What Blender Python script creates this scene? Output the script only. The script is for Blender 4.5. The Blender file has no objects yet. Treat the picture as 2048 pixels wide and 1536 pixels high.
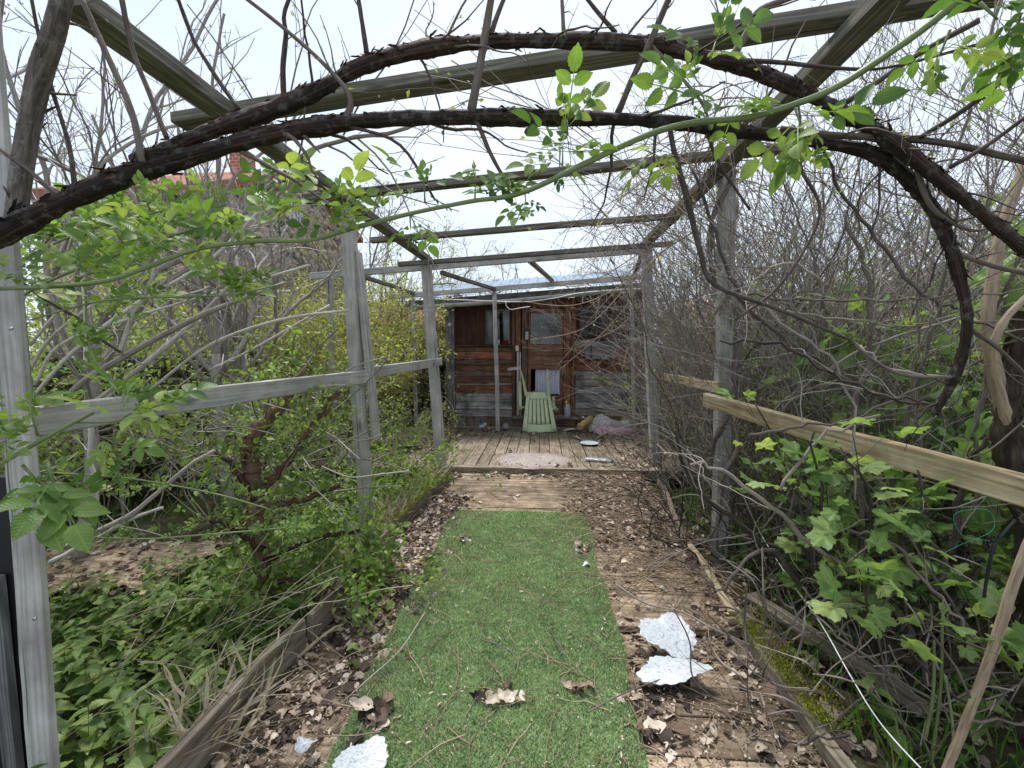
import bpy, math, random
import numpy as np
from mathutils import Vector, Matrix, Quaternion

# ------------------------------------------------------------------ camera, sky, sun, exposure
scene = bpy.context.scene
COL = scene.collection
FPX, CXP, CYP = 850.0, 1024.0, 768.0
TH = math.atan(68 / FPX)
PH = math.atan(60 * math.cos(TH) / FPX)
CAMZ = 1.3
_f = np.array([-math.sin(PH) * math.cos(TH), math.cos(PH) * math.cos(TH), -math.sin(TH)])
_r = np.array([math.cos(PH), math.sin(PH), 0.0])
_u = np.cross(_r, _f)
cam_d = bpy.data.cameras.new('camera')
cam = bpy.data.objects.new('camera', cam_d)
COL.objects.link(cam)
cam.matrix_world = Matrix(((_r[0], _u[0], -_f[0], 0), (_r[1], _u[1], -_f[1], 0), (_r[2], _u[2], -_f[2], CAMZ), (0, 0, 0, 1)))
cam_d.sensor_width = 36
cam_d.lens = 36 * FPX / 2048
cam_d.clip_start = 0.02
cam_d.clip_end = 500
scene.camera = cam

w = bpy.data.worlds.new('World'); scene.world = w; w.use_nodes = True
nt = w.node_tree; nt.nodes.clear()
o_ = nt.nodes.new('ShaderNodeOutputWorld'); bg = nt.nodes.new('ShaderNodeBackground')
sky = nt.nodes.new('ShaderNodeTexSky'); sky.sky_type = 'NISHITA'; sky.sun_disc = False
sky.sun_elevation = math.radians(68); sky.sun_rotation = math.radians(-25)
tcw = nt.nodes.new('ShaderNodeTexCoord'); nz = nt.nodes.new('ShaderNodeTexNoise')
nz.inputs['Scale'].default_value = 1.6; nz.inputs['Detail'].default_value = 3
rp = nt.nodes.new('ShaderNodeValToRGB')
rp.color_ramp.elements[0].position = 0.35; rp.color_ramp.elements[0].color = (.66, .77, .95, 1)
rp.color_ramp.elements[1].position = 0.62; rp.color_ramp.elements[1].color = (.88, .94, 1.0, 1)
sc_ = nt.nodes.new('ShaderNodeVectorMath'); sc_.operation = 'SCALE'; sc_.inputs['Scale'].default_value = 2.6
mx = nt.nodes.new('ShaderNodeMixRGB'); mx.inputs['Fac'].default_value = 0.9
nt.links.new(tcw.outputs['Generated'], nz.inputs['Vector']); nt.links.new(nz.outputs['Fac'], rp.inputs['Fac'])
nt.links.new(rp.outputs['Color'], sc_.inputs[0])
nt.links.new(sky.outputs['Color'], mx.inputs['Color1']); nt.links.new(sc_.outputs[0], mx.inputs['Color2'])
nt.links.new(mx.outputs['Color'], bg.inputs['Color']); bg.inputs['Strength'].default_value = 0.12
nt.links.new(bg.outputs[0], o_.inputs[0])

sl = bpy.data.lights.new('sun', 'SUN'); sl.energy = 1.5; sl.angle = math.radians(16); sl.color = (1, .97, .92)
so = bpy.data.objects.new('sun', sl); COL.objects.link(so)
az = math.radians(-25); el = math.radians(68)
sdir = Vector((math.sin(az) * math.cos(el), math.cos(az) * math.cos(el), math.sin(el)))
so.rotation_euler = sdir.to_track_quat('Z', 'Y').to_euler()
so.location = (0, 0, 12)
vs = scene.view_settings
vs.view_transform = 'Standard'; vs.look = 'None'; vs.gamma = 1; vs.use_curve_mapping = False; vs.exposure = 1.82
scene.cycles.max_bounces = 6; scene.cycles.diffuse_bounces = 3; scene.cycles.glossy_bounces = 2
scene.cycles.transmission_bounces = 4; scene.cycles.transparent_max_bounces = 6

# ------------------------------------------------------------------ measuring helpers
def P(px, py, Y):
    """point seen at photo pixel (px,py) that stands at distance Y down the garden"""
    d = _f + _r * ((px - CXP) / FPX) - _u * ((py - CYP) / FPX)
    t = Y / d[1]
    return np.array([d[0] * t, Y, CAMZ + d[2] * t])
def G(px, py, z=0.0):
    d = _f + _r * ((px - CXP) / FPX) - _u * ((py - CYP) / FPX)
    t = (z - CAMZ) / d[2]
    return np.array([d[0] * t, d[1] * t, z])
def PXX(px, py, X):
    d = _f + _r * ((px - CXP) / FPX) - _u * ((py - CYP) / FPX)
    t = X / d[0]
    return np.array([X, d[1] * t, CAMZ + d[2] * t])

# ------------------------------------------------------------------ mesh builder
class MB:
    def __init__(s):
        s.v = []; s.l = []; s.n = []; s.tc = []; s.rd = []; s.nv = 0; s.sm = []
    def add(s, v, loops, totals, tc=None, rd=None, smooth=False):
        v = np.asarray(v, float).reshape(-1, 3); k = len(v)
        s.v.append(v); s.l.append(np.asarray(loops, np.int64).ravel() + s.nv); t = np.asarray(totals, np.int64).ravel()
        s.n.append(t); s.sm.append(np.full(len(t), smooth))
        s.tc.append(np.zeros((k, 3)) if tc is None else np.asarray(tc, float).reshape(-1, 3))
        s.rd.append(np.zeros(k) if rd is None else (np.full(k, rd) if np.isscalar(rd) else np.asarray(rd, float).ravel()))
        s.nv += k
    def box(s, x0, x1, y0, y1, z0, z1, axis=0, rd=0.5, M=None, jit=0.0):
        c = np.array([[x, y, z] for x in (x0, x1) for y in (y0, y1) for z in (z0, z1)], float)
        tl = c - c[0]
        if axis == 0: tc = np.stack([tl[:, 0], tl[:, 1] * .6 + tl[:, 2], np.full(8, rd * 17)], 1)
        elif axis == 1: tc = np.stack([tl[:, 1], tl[:, 0] + tl[:, 2] * .6, np.full(8, rd * 17)], 1)
        else: tc = np.stack([tl[:, 2], tl[:, 0] + tl[:, 1] * .6, np.full(8, rd * 17)], 1)
        if jit: c = c + np.random.normal(0, jit, c.shape)
        if M is not None: c = c @ M[0].T + M[1]
        f = [[0, 1, 3, 2], [4, 6, 7, 5], [0, 4, 5, 1], [2, 3, 7, 6], [0, 2, 6, 4], [1, 5, 7, 3]]
        s.add(c, f, [4] * 6, tc, rd)
    def prism(s, poly, y0, y1, rd=0.5, axis='y'):
        """polygon in xz extruded along y"""
        n = len(poly); a = np.array(poly, float)
        if axis == 'y':
            v = np.concatenate([np.stack([a[:, 0], np.full(n, y0), a[:, 1]], 1), np.stack([a[:, 0], np.full(n, y1), a[:, 1]], 1)])
        elif axis == 'x':
            v = np.concatenate([np.stack([np.full(n, y0), a[:, 0], a[:, 1]], 1), np.stack([np.full(n, y1), a[:, 0], a[:, 1]], 1)])
        else:
            v = np.concatenate([np.stack([a[:, 0], a[:, 1], np.full(n, y0)], 1), np.stack([a[:, 0], a[:, 1], np.full(n, y1)], 1)])
        lp = list(range(n)) + list(range(2 * n - 1, n - 1, -1)); tt = [n, n]
        for i in range(n):
            j = (i + 1) % n; lp += [i, i + n, j + n, j]; tt.append(4)
        s.add(v, lp, tt, v.copy(), rd)
    def lathe(s, prof, c, n=20, rd=.5, M=None):
        prof = np.array(prof, float); k = len(prof); a = np.linspace(0, 2 * np.pi, n, endpoint=False)
        v = np.stack([np.outer(prof[:, 0], np.cos(a)), np.outer(prof[:, 0], np.sin(a)), np.repeat(prof[:, 1:2], n, 1)], 2).reshape(-1, 3)
        tc = v.copy()
        if M is not None: v = v @ np.asarray(M).T
        v = v + np.asarray(c)
        lp = []
        for i in range(k - 1):
            for j in range(n):
                j2 = (j + 1) % n; lp += [i * n + j, i * n + j2, (i + 1) * n + j2, (i + 1) * n + j]
        s.add(v, lp, [4] * ((k - 1) * n), tc, rd, True)
    def sheet(s, fn, nu, nv, rd=.5, thick=0.0, smooth=True):
        """fn(u,v)->xyz arrays"""
        u, vv = np.meshgrid(np.linspace(0, 1, nu), np.linspace(0, 1, nv), indexing='ij')
        pts = np.stack(fn(u, vv), -1).reshape(-1, 3)
        tc = np.stack([u.ravel(), vv.ravel(), np.zeros(u.size)], 1)
        i = (np.arange(nu - 1)[:, None] * nv + np.arange(nv - 1)[None, :]).ravel()
        q = np.stack([i, i + nv, i + nv + 1, i + 1], 1)
        s.add(pts, q, np.full(len(q), 4), tc, rd, smooth)
        if thick: s.add(pts - np.array([0, 0, thick]), q[:, ::-1], np.full(len(q), 4), tc, rd, smooth)
    def mesh(s, name, origin=(0, 0, 0)):
        me = bpy.data.meshes.new(name)
        v = np.concatenate(s.v) - np.asarray(origin, float); l = np.concatenate(s.l); n = np.concatenate(s.n)
        me.vertices.add(len(v)); me.vertices.foreach_set('co', v.astype(np.float32).ravel())
        me.loops.add(len(l)); me.loops.foreach_set('vertex_index', l.astype(np.int32))
        me.polygons.add(len(n)); st = np.concatenate([[0], np.cumsum(n)[:-1]])
        me.polygons.foreach_set('loop_start', st.astype(np.int32)); me.polygons.foreach_set('loop_total', n.astype(np.int32))
        me.polygons.foreach_set('use_smooth', np.concatenate(s.sm))
        me.update(calc_edges=True)
        a = me.attributes.new('tc', 'FLOAT_VECTOR', 'POINT'); a.data.foreach_set('vector', np.concatenate(s.tc).astype(np.float32).ravel())
        a = me.attributes.new('rnd', 'FLOAT', 'POINT'); a.data.foreach_set('value', np.concatenate(s.rd).astype(np.float32))
        return me

def tag(o, label=None, cat=None, group=None, kind=None):
    if label: o['label'] = label
    if cat: o['category'] = cat
    if group: o['group'] = group
    if kind: o['kind'] = kind
    return o
def thing(name, label, cat, loc=(0, 0, 0), group=None):
    o = bpy.data.objects.new(name, None); COL.objects.link(o); o.location = [float(c) for c in loc]
    o.empty_display_size = 0.05
    return tag(o, label, cat, group)
def absloc(o):
    l = Vector(o.location)
    while o.parent: o = o.parent; l = l + Vector(o.location)
    return l
def part(name, mb, mat, parent=None, bevel=0, label=None, solid=0):
    org = absloc(parent) if parent else Vector((0, 0, 0))
    o = bpy.data.objects.new(name, mb.mesh(name, org)); COL.objects.link(o)
    for m in (mat if isinstance(mat, (list, tuple)) else [mat]): o.data.materials.append(m)
    if parent: o.parent = parent
    if bevel:
        b = o.modifiers.new('bevel', 'BEVEL'); b.width = bevel; b.segments = 1; b.limit_method = 'ANGLE'
    if solid:
        b = o.modifiers.new('solid', 'SOLIDIFY'); b.thickness = solid
    if label: o['label'] = label
    return o
def single(name, mb, mat, label, cat, loc=(0, 0, 0), group=None, kind=None, bevel=0, solid=0):
    o = bpy.data.objects.new(name, mb.mesh(name, loc)); COL.objects.link(o); o.location = [float(c) for c in loc]
    for m in (mat if isinstance(mat, (list, tuple)) else [mat]): o.data.materials.append(m)
    if bevel:
        b = o.modifiers.new('bevel', 'BEVEL'); b.width = bevel; b.segments = 1; b.limit_method = 'ANGLE'
    if solid:
        b = o.modifiers.new('solid', 'SOLIDIFY'); b.thickness = solid
    return tag(o, label, cat, group, kind)

# ------------------------------------------------------------------ tubes
def tubes(mb, paths, sides=4, knob=0.0, rng=None, ridge=0.0):
    """paths: list of (pts list, r0, r1) or (pts, radii list)"""
    paths = [p for p in paths if len(p[0]) > 1]
    if not paths: return
    cnt = np.array([len(p[0]) for p in paths]); N = cnt.sum()
    pts = np.concatenate([np.asarray(p[0], float) for p in paths])
    rad = np.concatenate([np.asarray(p[1], float) if len(p) == 2 else np.linspace(p[1], p[2], len(p[0])) for p in paths])
    start = np.concatenate([[0], np.cumsum(cnt)[:-1]]); end = start + cnt - 1
    pid = np.repeat(np.arange(len(paths)), cnt)
    nxt = np.minimum(np.arange(N) + 1, end[pid]); prv = np.maximum(np.arange(N) - 1, start[pid])
    t = pts[nxt] - pts[prv]; t /= np.linalg.norm(t, axis=1, keepdims=True) + 1e-9
    od = pts[end] - pts[start]; ax = np.argmin(np.abs(od), axis=1); ref = np.eye(3)[ax][pid]
    n1 = np.cross(t, ref); n1 /= np.linalg.norm(n1, axis=1, keepdims=True) + 1e-9
    n2 = np.cross(t, n1)
    sl_ = np.linalg.norm(pts - pts[prv], axis=1); cl = np.cumsum(sl_); cl = cl - cl[start][pid]
    a = np.linspace(0, 2 * np.pi, sides, endpoint=False)
    rr = rad[:, None] * np.ones(sides)
    if ridge:
        A_ = a[None, :]; C_ = cl[:, None]
        rr = rr * (1 + ridge * (np.sin(3 * A_ + 2.2 * np.sin(C_ * 9)) * .5 + np.sin(7 * A_ + 3 * np.sin(C_ * 14 + 1)) * .35 + .3 * np.sin(C_ * 31 + 2 * A_) + .45 * np.maximum(0, np.sin(5 * A_ + C_ * 21)) ** 4))
    if knob: rr = rr * (1 + np.random.normal(0, knob, rr.shape))
    v = pts[:, None, :] + rr[..., None] * (np.cos(a)[None, :, None] * n1[:, None, :] + np.sin(a)[None, :, None] * n2[:, None, :])
    tc = np.stack([np.tile(np.cos(a), (N, 1)), np.tile(np.sin(a), (N, 1)), np.repeat(cl[:, None], sides, 1)], 2)
    rp_ = np.random.random(len(paths))[pid]
    ok = np.arange(N) != end[pid]; i = np.arange(N)[ok]
    q = []
    for k in range(sides):
        k2 = (k + 1) % sides
        q.append(np.stack([i * sides + k, i * sides + k2, (i + 1) * sides + k2, (i + 1) * sides + k], 1))
    q = np.concatenate(q)
    mb.add(v.reshape(-1, 3), q, np.full(len(q), 4), tc.reshape(-1, 3), np.repeat(rp_, sides), True)
    if sides > 5:
        cap = (end[:, None] * sides + np.arange(sides)[None, :]); cap0 = (start[:, None] * sides + np.arange(sides)[None, ::-1])
        base = mb.nv - N * sides
        caps = np.concatenate([cap, cap0])
        mb.l.append(caps.ravel() + base); mb.n.append(np.full(len(caps), sides)); mb.sm.append(np.full(len(caps), False))

def spline(pts, sub=6):
    p = np.asarray(pts, float)
    if len(p) < 3:
        t = np.linspace(0, 1, sub + 1)[:, None]; return p[0] * (1 - t) + p[-1] * t
    q = np.concatenate([[2 * p[0] - p[1]], p, [2 * p[-1] - p[-2]]])
    out = []
    for i in range(1, len(q) - 2):
        for k in range(sub):
            t = k / sub
            out.append(.5 * ((2 * q[i]) + (-q[i - 1] + q[i + 1]) * t + (2 * q[i - 1] - 5 * q[i] + 4 * q[i + 1] - q[i + 2]) * t * t + (-q[i - 1] + 3 * q[i] - 3 * q[i + 1] + q[i + 2]) * t ** 3))
    out.append(p[-1])
    return np.array(out)

# ------------------------------------------------------------------ growing
RG = random.Random(7)
def norm3(x, y, z):
    m = math.sqrt(x * x + y * y + z * z) or 1e-9
    return x / m, y / m, z / m
def walk(R, p, d, L, n, wob, bend=(0, 0, 0)):
    st = L / n; x, y, z = p; dx, dy, dz = norm3(*d); pts = [(x, y, z)]; ds = [(dx, dy, dz)]
    g = R.gauss
    for _ in range(n):
        dx, dy, dz = norm3(dx + g(0, wob) + bend[0] * st, dy + g(0, wob) + bend[1] * st, dz + g(0, wob) + bend[2] * st)
        x += dx * st; y += dy * st; z += dz * st
        pts.append((x, y, z)); ds.append((dx, dy, dz))
    return pts, ds
def perp(R, d):
    while True:
        v = (R.gauss(0, 1), R.gauss(0, 1), R.gauss(0, 1)); k = v[0] * d[0] + v[1] * d[1] + v[2] * d[2]
        q = (v[0] - k * d[0], v[1] - k * d[1], v[2] - k * d[2])
        if q[0] ** 2 + q[1] ** 2 + q[2] ** 2 > .01: return norm3(*q)
def spawn(R, out, sites, pts, ds, L, r0, r1, lev, pr):
    if lev < pr['levels']:
        nch = int(L * pr['dens'][lev] + R.random())
        for _ in range(nch):
            t = R.uniform(pr.get('t0', .2), 1.0) if lev == 0 else R.uniform(.1, 1.0)
            i = min(len(pts) - 1, int(t * (len(pts) - 1))); d = ds[i]; q = perp(R, d)
            a = math.radians(R.uniform(*pr['ang'])); c, s = math.cos(a), math.sin(a); up = pr.get('up', .2)
            dd = norm3(d[0] * c + q[0] * s, d[1] * c + q[1] * s, d[2] * c + q[2] * s + up)
            cl = L * pr['ratio'] * (1.15 - .7 * t) * R.uniform(.55, 1.25)
            cl = max(cl, pr.get('minl', .06))
            rr = max(pr['rmin'], (r0 + (r1 - r0) * t) * pr.get('rr', .55))
            grow(R, out, sites, pts[i], dd, cl, rr, lev + 1, pr)
    if lev >= pr['leaflev']:
        for i in range(max(1, int((len(pts) - 1) * pr.get('leafstart', .1))), len(pts)): sites.append((pts[i], ds[i]))
def grow(R, out, sites, p, d, L, r, lev, pr):
    n = max(2, int(L / pr['seg'])); b = pr.get('bend', (0, 0, 0))
    bz = b[2] * (pr.get('bendlev', 1) ** lev)
    pts, ds = walk(R, p, d, L, n, pr['wob'], (b[0], b[1], bz))
    r1 = max(pr['rmin'] * .6, r * pr.get('taper', .35))
    out.append((pts, r, r1))
    spawn(R, out, sites, pts, ds, L, r, r1, lev, pr)

# ------------------------------------------------------------------ leaf templates
class T:  # template: verts, loops, totals, tc(u,v)
    def __init__(s, v, l, n, uv): s.v = np.asarray(v, float); s.l = np.asarray(l); s.n = np.asarray(n); s.uv = np.asarray(uv, float)
def grid_leaf(rows, wid, fold=.25, droop=.25, serr=0.0, power=.8, skew=.45):
    v = []; uv = []
    for i in range(rows + 1):
        t = i / rows; a = t ** (math.log(.5) / math.log(skew)); wd = wid * .5 * max(0.02, math.sin(math.pi * a)) ** power
        if serr and 0 < i < rows: wd *= 1 + (serr if i % 2 else -serr)
        for c in (-1, 0, 1):
            v.append((c * wd, t - (0.05 if (serr and c and i % 2) else 0), abs(c) * wd * fold * 2 - droop * t * t)); uv.append((c * wd * 2 / wid, t, 0))
    l = []; n = []
    for i in range(rows):
        for c in (0, 1):
            a = i * 3 + c; l += [a, a + 1, a + 4, a + 3]; n.append(4)
    return T(v, l, n, uv)
def palmate(N=40, cup=.15, serr=.06, lobes=5):
    th = np.linspace(-math.pi * .88, math.pi * .88, N); r = np.zeros(N)
    for c0, ln, w_ in ((0, 1.0, .62), (.92, .88, .60), (-.92, .88, .60), (1.95, .62, .75), (-1.95, .62, .75)):
        d = np.abs(th - c0) / w_; r = np.maximum(r, ln * (1 - .42 * np.minimum(d, 1.6) ** .9))
    r[::2] *= 1 - serr; r[1::2] *= 1 + serr
    x = np.sin(th) * r * .58; y = .36 + np.cos(th) * r * .64
    zz = -cup * r ** 2 + .05 * np.cos(th * 5)
    xm = np.sin(th) * r * .28; ym = .36 + np.cos(th) * r * .31; zm = -cup * .2 * r + .02 * np.cos(th * 5)
    v = [(0, .3, 0)] + list(zip(xm, ym, zm)) + list(zip(x, y, zz))
    vu = np.minimum.reduce([np.abs(th - q) for q in (0, .92, -.92, 1.95, -1.95)])
    uv = [(0, 0, 0)] + [(t * .5, .5, 0) for t in vu] + [(t, 1, 0) for t in vu]
    l = []; n = []
    for i in range(N - 1):
        l += [0, 1 + i, 2 + i]; n.append(3)
        l += [1 + i, 1 + N + i, 2 + N + i, 2 + i]; n.append(4)
    return T(v, l, n, uv)
def compound(base, pos):
    v = []; l = []; n = []; uv = []
    for (x, y, ang, s) in pos:
        c, si = math.cos(ang), math.sin(ang); b = base.v * s
        q = np.stack([b[:, 0] * c + b[:, 1] * si + x, -b[:, 0] * si + b[:, 1] * c + y, b[:, 2] - .12 * y * y + abs(x) * .1], 1)
        l.append(base.l + sum(len(a) for a in v)); v.append(q); n.append(base.n); uv.append(base.uv)
    rac = grid_leaf(3, .03, 0, .12); l.append(rac.l + sum(len(a) for a in v)); v.append(rac.v * [1, .95, 1]); n.append(rac.n); uv.append(rac.uv)
    return T(np.concatenate(v), np.concatenate(l), np.concatenate(n), np.concatenate(uv))
LF_tiny = grid_leaf(1, .5, .0, .1); LF_tiny = T([(0, 0, 0), (.24, .45, .06), (0, 1, -.05), (-.24, .45, .06)], [0, 1, 2, 3], [4], [(0, 0, 0), (1, .5, 0), (0, 1, 0), (-1, .5, 0)])
LF_fold = T([(0, 0, 0), (.26, .4, .1), (0, 1, -.12), (-.26, .4, .1), (0, .45, 0)], [0, 1, 2, 4, 0, 4, 2, 3], [4, 4], [(0, 0, 0), (1, .5, 0), (0, 1, 0), (-1, .5, 0), (0, .5, 0)])
LF_lance = grid_leaf(4, .34, .25, .3, power=.9)
LF_oval = grid_leaf(5, .62, .22, .22)
LF_serr = grid_leaf(14, .62, .2, .25, .055, .75)
LF_nettle = grid_leaf(12, .62, .25, .35, .1, .8, .35)
LF_palm = palmate(44, .14, .05)
LF_palmlo = palmate(20, .14, .06)
PINN = [(0, .78, 0, .42), (.03, .6, 1.0, .36), (-.03, .6, -1.0, .36), (.02, .32, 1.15, .27), (-.02, .32, -1.15, .27)]
LF_rose = compound(LF_serr, PINN)
LF_roselo = compound(LF_fold, PINN)
def deadleaf(seed):
    R = random.Random(seed); v = []; uv = []; rows = 8; cols = 6; curl = R.uniform(.1, .9); tw = R.uniform(-.7, .7); wd0 = R.uniform(.24, .42)
    lobes = R.choice([0, 0, 0, .12, .2]); tear = R.choice([None, None, R.uniform(.5, .8)])
    for i in range(rows + 1):
        t = i / rows
        for j in range(cols + 1):
            u = j / cols * 2 - 1; e = abs(u) ** 2
            wd = wd0 * max(.06, math.sin(math.pi * min(1, t * .97 + .03) ** .8)) ** .65 * (1 + lobes * e * math.sin(t * 17 + (u > 0) * 1.5)) * (1 + R.gauss(0, .10) * e)
            y = t + e * R.gauss(0, .04)
            if tear and t > tear and u > .2: wd *= .35; y = tear + (y - tear) * .4
            v.append((u * wd, y, curl * (abs(u) * wd) ** 1.3 * (.6 if u > 0 else 1) + tw * u * wd * t + .10 * math.sin(5 * t + seed) + R.gauss(0, .03))); uv.append((u, t, 0))
    l = []; n = []
    for i in range(rows):
        for j in range(cols): a = i * (cols + 1) + j; l += [a, a + 1, a + cols + 2, a + cols + 1]; n.append(4)
    return T(v, l, n, uv)
LF_dead = [deadleaf(i) for i in range(14)]
LF_blade = T([(-.03, 0, 0), (.03, 0, 0), (.026, .4, .03), (-.026, .4, .03), (.016, .75, .0), (-.016, .75, .0), (0, 1, -.12)], [0, 1, 2, 3, 3, 2, 4, 5, 5, 4, 6], [4, 4, 3], [(0, 0, 0), (0, 0, 0), (0, .4, 0), (0, .4, 0), (0, .7, 0), (0, .7, 0), (0, 1, 0)])
LF_carp = T([(-.16, 0, 0), (.16, 0, 0), (0, 1, 0)], [0, 1, 2], [3], [(0, 0, 0), (0, 0, 0), (0, 1, 0)])

def place(mb, tmpl, pos, fwd, up, size, rnd=None):
    """instances of a template: local y->fwd, local z->up"""
    pos = np.asarray(pos, float); n = len(pos)
    if n == 0: return
    fwd = np.asarray(fwd, float); fwd = fwd / (np.linalg.norm(fwd, axis=1, keepdims=True) + 1e-9)
    up = np.asarray(up, float); x = np.cross(fwd, up); x /= np.linalg.norm(x, axis=1, keepdims=True) + 1e-9
    up = np.cross(x, fwd)
    size = np.broadcast_to(np.asarray(size, float), (n,))
    v = (tmpl.v[None, :, 0, None] * x[:, None] + tmpl.v[None, :, 1, None] * fwd[:, None] + tmpl.v[None, :, 2, None] * up[:, None]) * size[:, None, None] + pos[:, None]
    k = len(tmpl.v); l = tmpl.l[None] + (np.arange(n) * k)[:, None]
    rnd = np.random.random(n) if rnd is None else rnd
    mb.add(v.reshape(-1, 3), l.ravel(), np.tile(tmpl.n, n), np.tile(tmpl.uv, (n, 1)), np.repeat(rnd, k), True)
def leaves(mb, tmpl, sites, per, size, spread=.7, upb=.5, seed=0, keep=1.0, off=.0, fall=0.0, pet=0.0):
    rs = np.random.RandomState(seed)
    if not sites: return
    sp = np.array([s[0] for s in sites], float); sd = np.array([s[1] for s in sites], float)
    m = rs.random(len(sp)) < keep; sp = sp[m]; sd = sd[m]
    if per < 1: m = rs.random(len(sp)) < per; sp = sp[m]; sd = sd[m]; per = 1
    sp = np.repeat(sp, int(per), 0); sd = np.repeat(sd, int(per), 0); n = len(sp)
    if not n: return
    fw = sd * .5 + rs.normal(0, spread, (n, 3)) + np.array([0, 0, .15 - fall])
    up = np.array([0, 0, 1.0]) * upb + rs.normal(0, .45, (n, 3))
    pos = sp + rs.normal(0, 1, (n, 3)) * off
    if pet:
        dd = fw / np.linalg.norm(fw, axis=1, keepdims=True); q = sp + dd * pet * rs.uniform(.5, 1.3, (n, 1)) + np.array([0, 0, .3 * pet]); mid = (sp + q) / 2 + np.array([0, 0, .15 * pet])
        tubes(mb, [((sp[i], mid[i], q[i]), .0011, .0009) for i in range(n)], 3); pos = q
    sz = size * rs.uniform(.4, 1.2, n); place(mb, tmpl, pos, fw, up, sz, np.clip(rs.random(n) * .75 + .35 * (1 - sz / sz.max()), 0, 1))

# ------------------------------------------------------------------ materials
def newmat(name):
    m = bpy.data.materials.new(name); m.use_nodes = True; m.node_tree.nodes.clear(); return m, m.node_tree
def N(t, ty, **kw):
    n = t.nodes.new(ty)
    for k, v in kw.items():
        if k in ('op',): n.operation = v
        elif hasattr(n, k) and not k[0].isupper(): setattr(n, k, v)
        else: n.inputs[k.replace('_', ' ')].default_value = v
    return n
def ramp(t, stops, src=None):
    r = t.nodes.new('ShaderNodeValToRGB'); e = r.color_ramp.elements
    while len(e) > 1: e.remove(e[-1])
    e[0].position = stops[0][0]; e[0].color = (*stops[0][1], 1)
    for p, c in stops[1:]:
        q = e.new(p); q.color = (*c, 1)
    if src is not None: t.links.new(src, r.inputs['Fac'])
    return r
def attr(t, name):
    a = t.nodes.new('ShaderNodeAttribute'); a.attribute_name = name; return a
def noise(t, vec, scale, detail=3, rough=.55, mul=None, dist=0):
    n = t.nodes.new('ShaderNodeTexNoise'); n.inputs['Scale'].default_value = scale; n.inputs['Detail'].default_value = detail
    n.inputs['Roughness'].default_value = rough; n.inputs['Distortion'].default_value = dist
    if mul is not None:
        m = t.nodes.new('ShaderNodeVectorMath'); m.operation = 'MULTIPLY'; m.inputs[1].default_value = mul; t.links.new(vec, m.inputs[0]); vec = m.outputs[0]
    t.links.new(vec, n.inputs['Vector']); return n
def mixc(t, fac, a, b, mode='MIX'):
    m = t.nodes.new('ShaderNodeMixRGB'); m.blend_type = mode
    for i, s in (('Fac', fac), ('Color1', a), ('Color2', b)):
        if hasattr(s, 'links'): t.links.new(s, m.inputs[i])
        elif isinstance(s, (int, float)): m.inputs[i].default_value = s
        else: m.inputs[i].default_value = (*s, 1)
    return m.outputs[0]
def finish(t, col, rough=.8, bump=None, bstr=.3, bdist=.002, spec=.3, metal=0, trans=0):
    p = t.nodes.new('ShaderNodeBsdfPrincipled')
    if hasattr(col, 'links'): t.links.new(col, p.inputs['Base Color'])
    else: p.inputs['Base Color'].default_value = (*col, 1)
    if hasattr(rough, 'links'): t.links.new(rough, p.inputs['Roughness'])
    else: p.inputs['Roughness'].default_value = rough
    p.inputs['Specular IOR Level'].default_value = spec; p.inputs['Metallic'].default_value = metal
    if trans: p.inputs['Transmission Weight'].default_value = trans
    if bump is not None:
        b = t.nodes.new('ShaderNodeBump'); b.inputs['Strength'].default_value = bstr; b.inputs['Distance'].default_value = bdist
        t.links.new(bump, b.inputs['Height']); t.links.new(b.outputs[0], p.inputs['Normal'])
    o = t.nodes.new('ShaderNodeOutputMaterial'); t.links.new(p.outputs[0], o.inputs[0]); return p
def mrange(t, src, a, b, c=0., d=1.):
    m = t.nodes.new('ShaderNodeMapRange'); t.links.new(src, m.inputs[0])
    for i, v in enumerate((a, b, c, d)): m.inputs[i + 1].default_value = v
    return m.outputs[0]

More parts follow.
